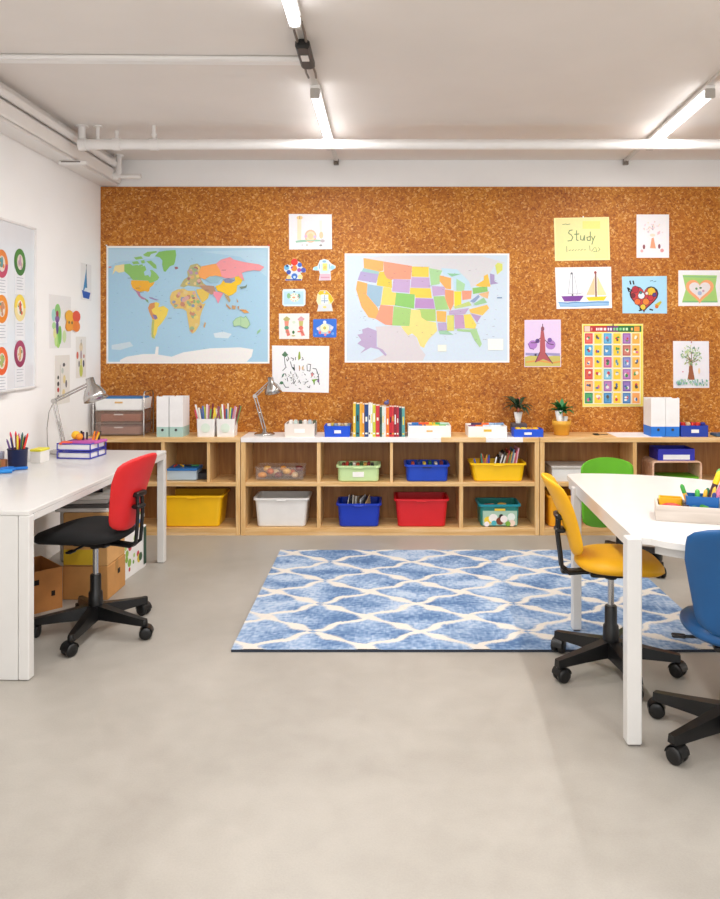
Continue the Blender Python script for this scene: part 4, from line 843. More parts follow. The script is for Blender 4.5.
s.poly([(290, 620), (330, 595), (338, 605), (310, 640)], 'C8B83A'); s.disc(305, 632, 12, 'D8702C'); s.line([(262, 465), (280, 462)], 4, '5A7A94'); s.line([(285, 470), (300, 466)], 4, '5A7A94')
s.done('child_drawing', 'painting of a dark-outlined patchwork heart on light blue', 'drawing')
# heart on green
s = wall_sheet(678.3, 270.3, 722, 306, 'F0EDEE').fr(610, 210, 6.545)
s.poly([(475, 425), (700, 428), (690, 500), (705, 605), (470, 605), (495, 520)], 'A6CE74'); s.line([(480, 600), (700, 600)], 10, '7FB878'); s.line([(480, 435), (690, 440)], 8, '8CC084')
heart(587, 522, 185, 165, 'F0A672'); heart(587, 520, 140, 118, 'E4DCDD'); s.disc(565, 515, 8, '6A9A6A'); s.disc(592, 510, 9, '4A7A4A', 6); s.disc(587, 545, 14, 'A8B4D0'); s.disc(610, 530, 8, 'C8A0B0')
s.done('child_drawing', 'drawing of an orange heart on a green background at the right edge', 'drawing')
# purple tree
s = wall_sheet(524.3, 319.8, 561, 367, 'E6D2EC', [(524.5, 320), (560.8, 319.5), (561, 366.8), (524.3, 367)]).fr(515, 310, 5.333)
s.rect(55, 60, 240, 250, 'E2CBEA'); s.poly([(52, 250), (100, 240), (170, 248), (242, 240), (242, 300), (52, 300)], 'C9BC62'); s.line([(60, 235), (110, 238), (160, 235), (235, 238)], 14, '9C93C2'); s.line([(60, 278), (120, 270), (200, 282), (240, 275)], 8, 'DE9A4A')
s.disc(95, 185, 24, 'B27AC8'); s.disc(190, 185, 26, 'B07CC6'); s.disc(120, 165, 12, '6A4A92'); s.disc(185, 160, 12, '7A54A0'); s.poly([(140, 90), (150, 90), (160, 160), (162, 230), (195, 280), (150, 262), (108, 280), (132, 225), (134, 150)], 'B5555C')
for p in ([(147, 75), (147, 110)], [(134, 150), (110, 175), (85, 175)], [(160, 160), (180, 180), (205, 185)], [(132, 225), (108, 278)], [(162, 230), (200, 285)]): s.line(p, 4, '4E3048')
s.disc(147, 100, 9, '8A4A5A', 13); s.line([(70, 180), (80, 205), (100, 210)], 4, '7A4A90')
s.done('child_drawing', 'drawing of a purple tree with red trunk, left of the picture grid poster', 'drawing')
# green tree
s = wall_sheet(673, 341, 709, 388, 'EEEBF2', [(673, 341), (708.8, 341.2), (709.2, 387.8), (673.3, 388)]).fr(660, 330, 12)
s.poly([(350, 365), (385, 365), (395, 480), (418, 598), (328, 598), (345, 500)], '9C5A38'); random.seed(2)
for i in range(110):
    a = random.uniform(0, 2*PI); r_ = random.uniform(.25, 1); u, v = 370+130*r_*math.cos(a), 315+125*r_*math.sin(a)
    s.line([(u, v), (u+random.uniform(-14, 14), v-random.uniform(4, 20))], 10, random.choice(['8CBE86', 'A8CC8C', '7AA888', 'C4D69C', '5E8A70', 'D8D8A4']))
for p in ([(365, 370), (300, 325)], [(360, 360), (320, 290)], [(372, 370), (375, 260)], [(378, 375), (430, 330)], [(382, 390), (450, 360)], [(365, 375), (300, 400)]): s.line(p, 7, '8A5A44')
for i in range(60): u = random.uniform(195, 565); v = random.uniform(605, 670); s.line([(u, v), (u+random.uniform(-8, 8), v-18)], 12, random.choice(['8CC2A8', 'A8D0A8', '6AA890', '9CB8D0']))
s.disc(268, 500, 8, 'D86A8A'); s.disc(462, 490, 12, 'F0D0A8', 36); s.disc(370, 145, 8, 'A83A3A')
s.done('child_drawing', 'drawing of a leafy green tree with brown trunk, lowest on the right', 'drawing')
# picture grid poster
s = wall_sheet(582.5, 323.8, 643.3, 407, 'F3E79A', [(582, 324), (643, 323.8), (643.3, 406.5), (582.5, 407)]).fr(515, 310, 5.333)
s.rect(362, 78, 680, 510, 'F5E35E'); s.rect(366, 84, 520, 117, 'B8242C'); s.rect(520, 84, 674, 117, '1E6A34'); s.rect(490, 84, 550, 117, '7A3A78'); s.rect(370, 86, 400, 115, 'E8C8B8'); s.rect(635, 88, 664, 114, 'E8963A')
for i, (u0, u1, c) in enumerate(((405, 412, 'E8A090'), (432, 440, 'F4E8E8'), (444, 450, 'F4E8E8'), (453, 466, 'F4E8E8'), (473, 486, 'F4E8E8'), (494, 502, 'F0E8F4'), (507, 516, 'F0E8F4'), (524, 534, '7FD08A'), (539, 550, '8AD898'), (556, 568, '7FD08A'), (574, 584, 'B8E8B0'), (590, 602, 'C8F0C0'), (618, 628, 'F0C070'))): s.rect(u0, 95, u1, 109, c)
pal = [['D8382E', '3A9ACB', 'E8663A', 'C83A3A', 'EF9A50', '2E8A4E'], ['F0CE3A'] * 6, ['3C9ACC', '2E7AB8', 'C8507A', '6AAAC8', '9A5AA0', '2A7CB8'], ['F4C93A'] * 6, ['8E4E9C', 'B0504A', '5E6AB0', 'A05AA0', '6A4A98', '2E6AA8'], ['F0B04A', 'F2B848', 'F0B650', 'EDA850', 'F0BE48', 'EEA45C']]
ink = ['E8E8E0', '3A8A4A', 'C83A4A', '2A5A9A', 'F0E8D0', '5A4A3A', 'D86A8A', '4A8AA8']; random.seed(4)
for c in range(6):
    for r_ in range(6):
        u0 = 372+50*c; v0 = 124+63.5*r_; w_ = 42 if c % 2 == 0 else 40
        s.rect(u0-3, v0-3, u0+w_+4, v0+60, 'F4F0DC')
        s.rect(u0, v0, u0+w_, v0+56, pal[c][r_]); s.rect(u0+5, v0+6, u0+w_-5, v0+50, pal[c][r_] if c % 2 else ['E26A5E', '5AB0D8', 'F09068', 'DA5A4A', 'F4B880', '4AA868'][r_] if c == 0 else ['6AB4DC', '5A9ACC', 'DC7AA0', '8EC4DC', 'B880BC', '5A9CCC'][r_] if c == 2 else ['B07ABC', 'C87A6A', '8A94CC', 'BC80BC', '9070B4', '5A8CC0'][r_])
        for k in range(3): s.disc(u0+w_/2+random.uniform(-7, 7), v0+28+random.uniform(-10, 10), random.uniform(5, 9), random.choice(ink), random.uniform(5, 11), n=7)
s.line([(520, 74), (520, 84)], 6, '2A2A2A')
s.done('picture_grid_poster', 'yellow poster with a grid of small colourful picture squares', 'poster')
# pushpins in the cork
for i, (px, py, c, w_) in enumerate([(346, 378, '2A1A10', 'below the left corner of the states map'), (107, 245.6, 'E8E8E8', 'at the top left of the world map'), (269, 245.6, 'D83A3A', 'at the top right of the world map'), (516, 393, '5A2A1A', 'below the right corner of the states map'), (583, 217, 'F0F0F0', 'above the Study sign')]):
    q = MB(); q.T = Matrix.Rotation(PI/2, 4, 'X'); q.lathe([(.002, -.0005), (.004, .004), (.006, .007), (.006, .01)], n=10)
    tag(q.build('pushpin', mat(c, .4), loc=(PX(px, CK), CK-.0017 if i in (1, 2) else CK, PZ(py, CK))), 'small pushpin ' + w_, 'pushpin')

# ------------------------------------------------------------------ left wall
def left_sheet(Y0, Y1, z0, z1, c, x=0.0):
    """sheet on the left wall: drawing frame u = 0..100 along the sheet, v = 0..100 downwards"""
    s = Sheet(1, (0, 0)); s.P = lambda u, v: ((u/100-.5)*(Y1-Y0), (.5-v/100)*(z1-z0))
    s.loc = (XL+x, (Y0+Y1)/2, (z0+z1)/2)
    if c: s.base([(0, 0), (100, 0), (100, 100), (0, 100)], c)
    def done(name, label, cat, group=None):
        o = s.q.build(name, PR, loc=s.loc, rz=PI/2); return tag(o, label, cat, group)
    s.done = done; return s
t = thing('whiteboard', 'whiteboard with thin grey frame on the left wall', 'whiteboard', (XL, 4.0, 1.16))
q = MB(); q.box(0, .012, -.93, .93, .01, 1.015); q.build('panel', mat('E3E8EE', .22, var=.01, coat=.3), t)
q = MB()
for a in ((-.945, -.925), (.925, .945)): q.box(0, .02, a[0], a[1], 0, 1.025, c=.003)
for a in ((0, .015), (1.01, 1.025)): q.box(0, .02, -.945, .945, a[0], a[1], c=.003)
q.build('frame', mat('E9E7E6', .35, .0), t)
q = MB(); q.box(0.02, .055, -.5, .6, .002, .012, c=.003); q.build('pen_tray', mat('DAD8D6', .35, .3), t)
rings = [('E8863A', 'C8486A', '5A9AA0', 'orange and pink'), ('4E8A3A', '3E7A34', 'C8A0B8', 'green'), ('F0952A', 'EE8A1E', 'C88A6A', 'orange'), ('F4D850', 'F2E0A0', 'E0503A', 'yellow and white'), ('EE6A2A', 'E8602A', 'A8B86A', 'red-orange'), ('A83A62', '98305A', 'D8A86A', 'plum')]
for i, (Yc, zc) in enumerate([(4.507, 1.915), (4.732, 1.946), (4.507, 1.65), (4.732, 1.665), (4.507, 1.345), (4.732, 1.383)]):
    a, b_, c_, nm_ = rings[i]
    s = left_sheet(Yc-.062, Yc+.066, zc-.20, zc+.02, 'EDEFF3', .0122)
    for k in range(5): s.rect(16, 52+8*k, 84-10*(k % 2), 54+8*k, 'B8BCC6')
    s.done('caption_card', 'white caption card under the ' + nm_ + ' round picture on the whiteboard', 'card')
    s = left_sheet(Yc-.073, Yc+.073, zc-.083, zc+.083, None, .0138)
    n = 28; s.base([(50+50*math.cos(2*PI*k/n), 50+50*math.sin(2*PI*k/n)) for k in range(n)], a)
    s.poly([(50+50*math.cos(PI*k/14), 50+50*math.sin(PI*k/14)) for k in range(15)], b_); s.disc(50, 50, 27, 'E6DCD0' if i != 3 else 'F8F0E0', 29); random.seed(20+i)
    for k in range(9): s.disc(50+random.uniform(-16, 16), 50+random.uniform(-20, 20), random.uniform(5, 9), random.choice([c_, a, '6A8A6A', 'D8C070', c_]), n=7)
    s.disc(50, 44, 9, c_, 20)
    s.done('round_picture', nm_ + ' ringed round picture on the whiteboard', 'picture')
s = left_sheet(5.17, 5.53, 1.41, 1.775, 'F0EEED')
for u, v, r_, c, ry in ((38, 33, 14, '93CC74', 17), (20, 38, 9, 'A8D8D0', 12), (22, 58, 9, 'B0DC98', 7), (40, 80, 12, 'A4D66C', 20), (48, 75, 8, '7CC050', 18), (36, 45, 10, '8A5AA0', 7), (36, 35, 6, 'A02A48', 6), (36, 60, 6, '5A3A88', 14), (68, 78, 9, 'D0E4A8', 12), (30, 85, 7, 'C6E890', 12), (25, 72, 7, 'E6E69A', 10)): s.disc(u, v, r_, c, ry)
s.done('child_drawing', 'white sheet with green and purple painted flower on the left wall', 'drawing')
s = left_sheet(5.40, 5.70, 1.51, 1.69, None, .003)
pts = [(50+(42+8*math.cos(4*t_))*math.cos(t_+.78), 50+(42+8*math.cos(4*t_))*math.sin(t_+.78)) for t_ in [2*PI*k/32 for k in range(32)]]
s.base(pts, 'F39A1E', .004); s.L = 50; s.disc(30, 30, 24, 'F6B428'); s.disc(72, 30, 24, 'E9502A'); s.disc(72, 70, 22, 'F2841E'); s.disc(30, 70, 20, 'F5A21E'); s.disc(28, 55, 4, '4A5A3A', 6); s.disc(45, 56, 4, '4A5A3A', 6)
s.done('paper_flower', 'orange paper butterfly shape stuck beside the green painted flower', 'cut-out')
s = left_sheet(5.71, 5.915, 1.765, 2.04, 'F0EEEE')
s.poly([(52, 10), (60, 68), (20, 76)], '3E8CC4'); s.poly([(10, 74), (90, 78), (78, 96), (22, 94)], '1C52B4'); s.line([(52, 6), (55, 74)], 3, '4A5A70'); s.poly([(40, 66), (60, 66), (60, 76), (30, 76)], 'E8ECF0'); s.disc(52, 4, 3, '3A2A24')
s.done('child_drawing', 'small drawing of a blue sailing boat high on the left wall', 'drawing')
s = left_sheet(5.62, 5.81, 1.185, 1.49, 'F0EBE4')
for u, v, r_, c, ry in ((50, 26, 16, 'E6D3B0', 12), (50, 45, 9, 'B8A0A8', 12), (15, 45, 10, 'E06A50', 9), (78, 48, 7, 'C87A70', 5), (50, 82, 17, 'C9CF62', 16), (75, 66, 8, '3A3E5A', 9), (30, 66, 6, '4A4E5A', 8), (50, 62, 10, 'D8D27A', 9)): s.disc(u, v, r_, c, ry)
s.line([(50, 8), (50, 20)], 4, '5A4A44')
s.done('child_drawing', 'collage drawing of a flower in a pot, nearest the corner on the left wall', 'drawing')
s = left_sheet(5.26, 5.51, 1.02, 1.36, 'EDE9E2')
for u, v, r_, c, ry in ((22, 45, 6, '2E3A34', 4), (22, 58, 7, '2A2A30', 5), (22, 70, 7, 'C03A34', 5), (22, 84, 6, '3A3A3A', 4), (60, 20, 8, '4A4A50', 4), (62, 50, 9, 'E8D8A0', 9), (75, 60, 6, '6A6A72', 8), (58, 78, 10, 'ECD9A4', 8), (50, 32, 8, 'C8D0C8', 6)): s.disc(u, v, r_, c, ry)
s.line([(35, 20), (35, 92)], 2, 'A8A4A0')
s.done('child_drawing', 'tall drawing with a column of dark dots behind the desk lamp', 'drawing')

# ------------------------------------------------------------------ rug
RX0, RX1, RY0, RY1 = -.725, 1.61, 3.628, 5.334
def rug():
    nx, ny = 330, 250; vs = []; cols = []; random.seed(1)
    from mathutils import noise as ns
    px, py = .535, .40
    blues = [hx('4F6F9A'), hx('6F8CB2'), hx('94AAC8'), hx('B4C3D6')]; cream = hx('DDD6CC')
    def f(x, y):
        u = (x+.36)/px; v = (y-3.85)/py
        wob = .035*math.sin(v*2*PI*3.0)+.025*math.sin(u*2*PI*3)+.03*ns.noise((x*9, y*9, 5))
        st_ = .05*(1 if math.sin(u*2*PI*2) > 0 else -1)*.6
        a = u+v+wob; b = u-v-wob+st_*.5
        da = abs(a-round(a)); db = abs(b-round(b))
        w1_ = .052+.025*ns.noise((x*14, y*14, 1)); d_ = min(da, db)
        node = da < .11 and db < .11
        k = 1.0 if d_ < w1_ else 0.0
        if node and int(round(a)+round(b)) % 4 == 0 and max(da, db) < .065: k = 0.0
        if d_ > w1_ and d_ < w1_+.025: k = .35
        return k
    for j in range(ny+1):
        for i in range(nx+1):
            x = RX0+(RX1-RX0)*i/nx; y = RY0+(RY1-RY0)*j/ny; k = f(x, y)
            n_ = ns.noise((x*6, y*9, 3))*.75+ns.noise((x*2.2, y*2.5, 9))*.5+ns.noise((x*40, y*60, 7))*.55+ns.noise((x*95, y*25, 2))*.35
            t_ = max(0, min(.999, .5+n_*.9))*3; i0 = int(t_); fr_ = t_-i0
            c = [blues[i0][q_]*(1-fr_)+blues[i0+1][q_]*fr_ for q_ in range(3)]
            cc = [cream[q_]*(1-.1*abs(n_)) for q_ in range(3)]
            cols.append(tuple(c[q_]*(1-k)+cc[q_]*k for q_ in range(3))+(1,))
            vs.append((x, y, .012+.0025*k+.0012*n_))
    fs = [(j*(nx+1)+i, j*(nx+1)+i+1, (j+1)*(nx+1)+i+1, (j+1)*(nx+1)+i) for j in range(ny) for i in range(nx)]
    me = bpy.data.meshes.new('pile'); me.from_pydata(vs, [], fs)
    ca = me.color_attributes.new('Col', 'FLOAT_COLOR', 'POINT')
    ca.data.foreach_set('color', [v_ for c in cols for v_ in c])
    me.materials.append(printed('m_rug', .95)); me.polygons.foreach_set('use_smooth', [True]*len(fs))
    t = thing('rug', 'blue rug with cream trellis pattern lying on the concrete floor', 'rug', (0, 0, 0))
    o = bpy.data.objects.new('pile', me); COL.objects.link(o); o.parent = t
    q = MB(); q.box(RX0, RX1, RY0-.002, RY1, .0005, .0105); q.build('backing', mat('2E3440', .9), t)
rug()

# ------------------------------------------------------------------ swivel chairs
blk = mat('060607', .38, var=.1); blk_s = mat('060607', .9, var=.15, bump=.4)
def make_chair(label, loc, face, star0, mseat, mback, seat_off=(0, 0), back_off=(0, 0), zs=.43, zb=(.51, .872), bw=.35, bd=.15, lean=.135, ss=.9, square=False, R=.275, group='swivel chairs'):
    """local +x is the way the sitter faces"""
    t = thing('swivel_chair', label, 'chair', loc, face, group)
    # base legs with casters
    for k in range(5):
        a = math.radians(star0+72*k)-face; ca, sa = math.cos(a), math.sin(a); M = Matrix.Rotation(a, 4, 'Z')
        q = MB(); q.T = M; rings = []
        for x, hw, z0, z1 in ((.02, .034, .070, .140), (.06, .031, .072, .133), (.16, .026, .070, .116), (.25, .021, .066, .102), (.292, .018, .066, .096)):
            rings.append([(x, -hw, z0), (x, hw, z0), (x, hw*.75, z1), (x, -hw*.75, z1)])
        q.loft(rings, 0, False); q.T = M @ Matrix.Translation((R, 0, 0)); q.lathe([(.012, .052), (.016, .06), (.016, .088), (.013, .097)], n=12)
        leg = q.build('leg', blk, t)
        q = MB(); q.T = M @ Matrix.Translation((R, 0, 0)) @ Matrix.Rotation(.5+k*1.3, 4, 'Z')
        for s in (-1, 1):
            q2 = q.T; q.T = q2 @ Matrix.Translation((.008, s*.017, .031)) @ Matrix.Rotation(PI/2, 4, 'X')
            q.lathe([(.012, -.013), (.026, -.012), (.031, -.006), (.031, .006), (.026, .012), (.012, .013)], n=20); q.T = q2
        q.box(-.012, .014, -.005, .005, .02, .06, c=.002)
        prof = [(.008+.034*math.cos(b), -.026, .033+.034*math.sin(b)) for b in [PI*m/8 for m in range(9)]]
        q.add(prof+[(x, .026, z) for x, _, z in prof], [(m, m+1, m+10, m+9) for m in range(8)], 0, True)
        q.build('caster', blk, leg)
    q = MB(); q.lathe([(.034, .072), (.036, .14), (.034, .20), (.027, .21), (.027, .285), (.024, .29)], n=22); q.build('column_cover', blk, t)
    q = MB(); q.lathe([(.014, .285), (.014, zs-.055)], n=18); q.build('gas_lift', mat('B8B8BA', .2, 1.0), t)
    zm = zs-.055
    q = MB(); q.lathe([(.026, zm-.02), (.03, zm+.01)], n=16); q.box(-.10, .09, -.07, .07, zm, zm+.022, c=.006); q.box(-.22, -.08, -.022, .022, zm, zm+.016, c=.005)
    q.tube([(.02, .06, zm+.008), (.02, .17, zm+.004)], .006, n=8); q.box(.005, .035, .15, .2, zm, zm+.01, c=.003); q.build('tilt_mechanism', blk, t)
    # seat
    q = MB(); N = 40; prof = [(0.0, .55), (.012, .90), (.028, 1.0), (.045, .985), (.062, .90), (.072, .72), (.076, .45), (.077, .1)]
    rings = []
    for z, k in prof:
        ring = []
        for i in range(N):
            a = 2*PI*i/N; e = .78; c, s_ = math.cos(a), math.sin(a)
            x = math.copysign(abs(c)**e, c)*.215*ss*k; y = math.copysign(abs(s_)**e, s_)*.205*(ss+.04)*k*(1+.06*c)
            zz = z-(.022*max(0, x/.215)**2) + .008*(abs(y)/.2)**2
            ring.append((x+.02+seat_off[0], y+seat_off[1], zm+.022+zz))
        rings.append(ring)
    q.loft(rings, 0, True); q.build('seat', mseat, t)
    # backrest : curved shell
    nu, nv = 16, 18; z0, z1 = zb; th = .018; fr = []; bk_ = []
    def outline(v):   # half width at height fraction v
        w = bw/2*(1 if square else (.70+.30*min(1, v*1.5)))
        e = .16
        if v > 1-e: w *= max(.02, (1-((v-(1-e))/e)**2.6))**.5
        if v < .18: w *= max(.02, (1-((.18-v)/.18)**2.4))**.5
        return w
    for j in range(nv+1):
        v = j/nv; v = .5-.5*math.cos(PI*v) ; w = outline(v)
        for i in range(nu+1):
            u = -1+2*i/nu; y = u*w; z = z0+(z1-z0)*v
            x = -bd-lean*v**1.8-.012*math.sin(PI*v)+.045*(y/(bw/2))**2
            fr.append((x+back_off[0], y+back_off[1], z))
    ed = []
    S = (nu+1)
    q = MB()
    def sh(p, i, j):
        u = abs(-1+2*i/nu); v = j/nv; k = (1-u**6)*(1-abs(2*v-1)**6); return (p[0]-th*k-.003, p[1], p[2])
    bk_ = [sh(fr[j*S+i], i, j) for j in range(nv+1) for i in range(S)]
    ff = [(j*S+i, j*S+i+1, (j+1)*S+i+1, (j+1)*S+i) for j in range(nv) for i in range(nu)]
    n0 = len(fr)
    bb = [(n0+a, n0+d, n0+c, n0+b) for a, b, c, d in ff]
    rim = [i for i in range(S)]+[j*S+nu for j in range(1, nv+1)]+[nv*S+i for i in range(nu-1, -1, -1)]+[j*S for j in range(nv-1, 0, -1)]
    rr = [(rim[k], rim[(k+1) % len(rim)], n0+rim[(k+1) % len(rim)], n0+rim[k]) for k in range(len(rim))]
    q.add(fr+bk_, ff+bb+rr, 0, True); q.build('backrest', mback, t)
    # curved black bar holding the back
    bx_ = back_off[0]; by_ = back_off[1]; xm = -bd-lean*.22-.042+bx_; zc = z0+(z1-z0)*.42
    q = MB()
    for s in (-1, 1):
        q.tube([(-.10, s*.02, zm+.012), (-bd-.03+bx_, s*.022+by_, zm+.004), (-bd-.062+bx_, s*.022+by_, zm+.03), (-bd-.068+bx_, s*.022+by_, zm+.09), (xm-.006, s*.022+by_, zc-.06), (xm-.002, s*.022+by_, zc+.03)], .009, n=10)
    q.box(xm-.02, xm+.03, by_-.045, by_+.045, zc+.01, zc+.035, c=.006); q.box(xm-.02, xm+.025, by_-.035, by_+.035, zc-.05, zc-.03, c=.006)
    q.build('back_bar', blk, t)
    return t
redm = mat('D21B1E', .5, bump=.25); yelm = mat('F2B20A', .5, bump=.15); blum = mat('0A5088', .38); grem = mat('62AE1C', .4)
make_chair('red-backed swivel chair with black seat at the left white desk', (-1.46, 3.885, 0), PI-.22, -19, blk_s, redm, zs=.497, zb=(.525, .905), bd=.175, lean=.115, ss=1.06, R=.292, seat_off=(.035, 0), bw=.35, group='swivel chairs around the desks')
make_chair('yellow swivel chair tucked against the round-ended white table', (1.006, 3.43, 0), -.08, 60, yelm, yelm, zs=.485, zb=(.515, .87), seat_off=(.012, 0), bw=.29, bd=.155, lean=.14, ss=.88, group='swivel chairs around the desks')
make_chair('blue swivel chair at the right edge with its back to the camera', (1.26, 2.81, 0), math.radians(76), 134, blum, blum, zs=.42, zb=(.43, .848), bw=.36, seat_off=(0, -.02), back_off=(0, 0), ss=.87, group='swivel chairs around the desks')
make_chair('green swivel chair on the far side of the white table', (1.53, 4.98, 0), math.radians(-78), 20, grem, grem, zs=.40, zb=(.205, .672), bw=.385, bd=.205, lean=.03, square=True, group='swivel chairs around the desks')

# ------------------------------------------------------------------ white tables
tw = mat('D9D7D4', .32, var=.012, coat=.25)
gl = mat('6A6560', .5)
# left desk: local x across (0 = room side edge, negative to the wall), y along
ang = -math.atan((1.535-1.449)/1.78); Ht = .735
t = thing('desk', 'long white desk standing against the left wall', 'desk', (-1.535, 3.318, 0), ang)
Ld = 1.79; Wd = .70
q = MB(); q.box(-Wd, 0, 0, Ld, Ht-.022, Ht, c=.004); q.build('tabletop', tw, t)
q = MB(); q.box(-.022, -.0003, .0485, Ld-.0485, Ht-.05, Ht-.022); q.box(-Wd+.05, -.0485, Ld-.024, Ld-.004, Ht-.058, Ht-.022); q.build('apron', tw, t)
for (x0, x1, y0, y1) in ((-.048, 0, .001, .048), (-.048, 0, Ld-.049, Ld-.001), (-Wd+.0, -Wd+.048, Ld-.049, Ld-.001), (-Wd, -Wd+.048, .001, .048)):
    q = MB(); q.box(x0, x1, y0, y1, .003, Ht-.022, c=.004); lg = q.build('leg', tw, t)
    q = MB(); q.box(x0+.008, x1-.008, y0+.008, y1-.008, 0, .003); q.build('foot_glide', gl, lg)
q = MB(); q.box(-Wd+.0485, -.0495, .002, .02, .003, Ht-.023, c=.002); q.build('end_panel', tw, t)
# right table: D-shaped top
Hr = .755
t = thing('round_table', 'large round-ended white table with square legs at the right', 'table', (0, 0, 0))
crn = [(.890, 2.790), (.935, 2.790)]
out = [(.905, 2.80), (.945, 2.800), (.985, 2.745), (1.05, 2.700), (1.15, 2.655), (1.3, 2.625), (1.46, 2.63), (1.62, 2.68), (1.78, 2.77), (1.92, 2.90), (2.02, 3.06), (2.07, 3.25), (2.05, 3.45), (1.97, 3.62), (1.85, 3.77), (1.70, 3.90), (1.55, 4.0), (1.38, 4.075), (1.2, 4.115), (1.05, 4.125), (.985, 4.11), (.962, 4.07)]
def chaikin(p):
    r = [p[0]]
    for (a0, a1), (c0, c1) in zip(p[1:], p[2:]): r += [(a0*.75+c0*.25, a1*.75+c1*.25), (a0*.25+c0*.75, a1*.25+c1*.75)]
    return r+[p[-1]]
out = chaikin(chaikin(out))
q = MB(); q.prism(out, Hr-.022, Hr); q.build('tabletop', tw, t)
def inset(pts, d):
    cx_, cy_ = 1.42, 3.4; r = []
    for x, y in pts:
        l = math.hypot(x-cx_, y-cy_); r.append((x-(x-cx_)/l*d, y-(y-cy_)/l*d))
    return r
a = inset(out[1:-2], .045); b_ = inset(out[1:-2], .063); n = len(a)
q = MB(); vs = [(x, y, z) for z in (Hr-.062, Hr-.022) for x, y in a]+[(x, y, z) for z in (Hr-.062, Hr-.022) for x, y in b_]
fs = []
for i in range(n-1): fs += [(i, i+1, n+i+1, n+i), (2*n+i, 3*n+i, 3*n+i+1, 2*n+i+1), (i, 2*n+i, 2*n+i+1, i+1), (n+i, n+i+1, 3*n+i+1, 3*n+i)]
q.add(vs, fs); q.build('apron', tw, t)
q = MB(); q.prism([(.9065, 2.842), (.925, 2.842), (.979, 4.03), (.9615, 4.03)], Hr-.06, Hr-.022); q.build('side_rail', tw, t)
for (x, y, r_) in ((.877, 2.786, 0), (.938, 3.845, .0155), (1.86, 2.93, 0), (1.72, 3.72, 0)):
    w5 = .044 if r_ else .054; q = MB(); zt = Hr if y < 2.8 and x < 1 else Hr-.022
    q.box(x, x+w5, y, y+w5, .006+r_, zt-.0005, c=.004); lg = q.build('leg', tw, t); q = MB(); q.box(x+.006, x+w5-.006, y+.006, y+w5-.006, r_, .006+r_); q.build('foot_glide', gl, lg)

# ------------------------------------------------------------------ things on the left desk
Zd = .735
# navy pen cup
cxp, cyp = -2.118, 4.44
t = thing('pen_cup', 'navy mesh pen cup on the left desk', 'pen cup', (cxp, cyp, Zd))
q = MB(); q.lathe([(.048, 0), (.050, .003), (.054, .104), (.056, .106), (.056, .109), (.051, .109), (.048, .005)], n=28); q.build('cup', mat('15204A', .45, bump=.5), t)
q = MB(); q.tube([(.0555*math.cos(a*PI/14), .0555*math.sin(a*PI/14), .106) for a in range(28)], .0022, closed=True, n=6); q.build('rim', mat('0D1530', .3, .4), t)
cs = ['C8202E', 'E0343A', '8A1A2A', 'B8C83A', 'E8C82A', '2A5A5A', 'C87A9A', '3A2A6A', 'E8C030', 'D83A5A', 'F0D040', '1E2A3A', '6A4A8A', 'E83A2E']
nm = ['dark red', 'red', 'maroon', 'lime', 'yellow', 'teal', 'rose', 'indigo', 'golden', 'raspberry', 'light yellow', 'black-blue', 'violet', 'scarlet']
for i, c in enumerate(cs):
    a = i*2.39; r_ = .034*math.sqrt((i+.5)/14); q = MB(); L_ = .15+.012*(i*3 % 4)
    q.tube([(0, 0, 0), (0, 0, L_)], .0055, n=8); q.lathe([(.0055, L_), (.0012, L_+.014)], n=8)
    lean = 9*r_; o = q.build('pencil', mat(c, .4), loc=(cxp+r_*math.cos(a)*.4, cyp+r_*math.sin(a)*.4, Zd+.008))
    o.rotation_euler = (-lean*math.sin(a)*.7, lean*math.cos(a)*1.0, 0); tag(o, nm[i] + ' pencil standing in the navy pen cup', 'pencil', 'pencils in the navy pen cup')
t = thing('note_box', 'white note box with a yellow lid right of the pen cup', 'box', (-2.075, 4.63, Zd), -.1)
q = MB(); q.box(-.033, .033, -.05, .05, 0, .068, c=.003); q.build('body', mat('E6E2DC', .45), t)
q = MB(); q.box(-.035, .035, -.052, .052, .0685, .082, c=.003); q.build('lid', mat('E4DA3A', .45), t)
# wooden toys at the far left
for i, (x, y, z, c, w_, l) in enumerate([(-2.225, 4.40, 0, 'C89A62', .022, 'tan'), (-2.205, 4.45, 0, 'D88A5A', .018, 'peach'), (-2.225, 4.455, .045, 'B0B0C0', .018, 'grey-violet'), (-2.22, 4.355, 0, 'D8B87A', .02, 'sand'), (-2.225, 4.402, .045, '8A9AA8', .018, 'blue-grey')]):
    q = MB(); q.box(-w_, w_, -w_, w_, 0, .044, c=.004); tag(q.build('toy_block', mat(c, .6), loc=(x, y, Zd+z), rz=.1*i), l + ' wooden block against the wall left of the pen cup', 'toy block', 'wooden blocks on the left desk')
t = thing('scissors', 'blue-handled scissors lying on the left desk in front of the pen cup', 'scissors', (-2.085, 4.33, Zd), .5)
q = MB()
for s in (-1, 1): q.tube([(-.035+.032*math.cos(a*PI/7), s*.024+.018*math.sin(a*PI/7), .010) for a in range(14)], .009, closed=True, n=8)
q.box(-.01, .07, -.011, .011, .003, .018, c=.004); q.build('handle', mat('1670C8', .4), t)
q = MB(); q.box(-.16, -.07, -.006, .0, .004, .006); q.box(-.16, -.07, .001, .007, .007, .009); q.build('blade', mat('C8CACC', .25, .9), t)
q = MB(); q.tube([(-.05, 0, .012), (.05, .01, .012)], .011, n=10); tag(q.build('glue_stick', mat('1E88D8', .4), loc=(-2.10, 4.22, Zd), rz=.3), 'bright blue glue stick lying at the left edge of the desk', 'glue stick')
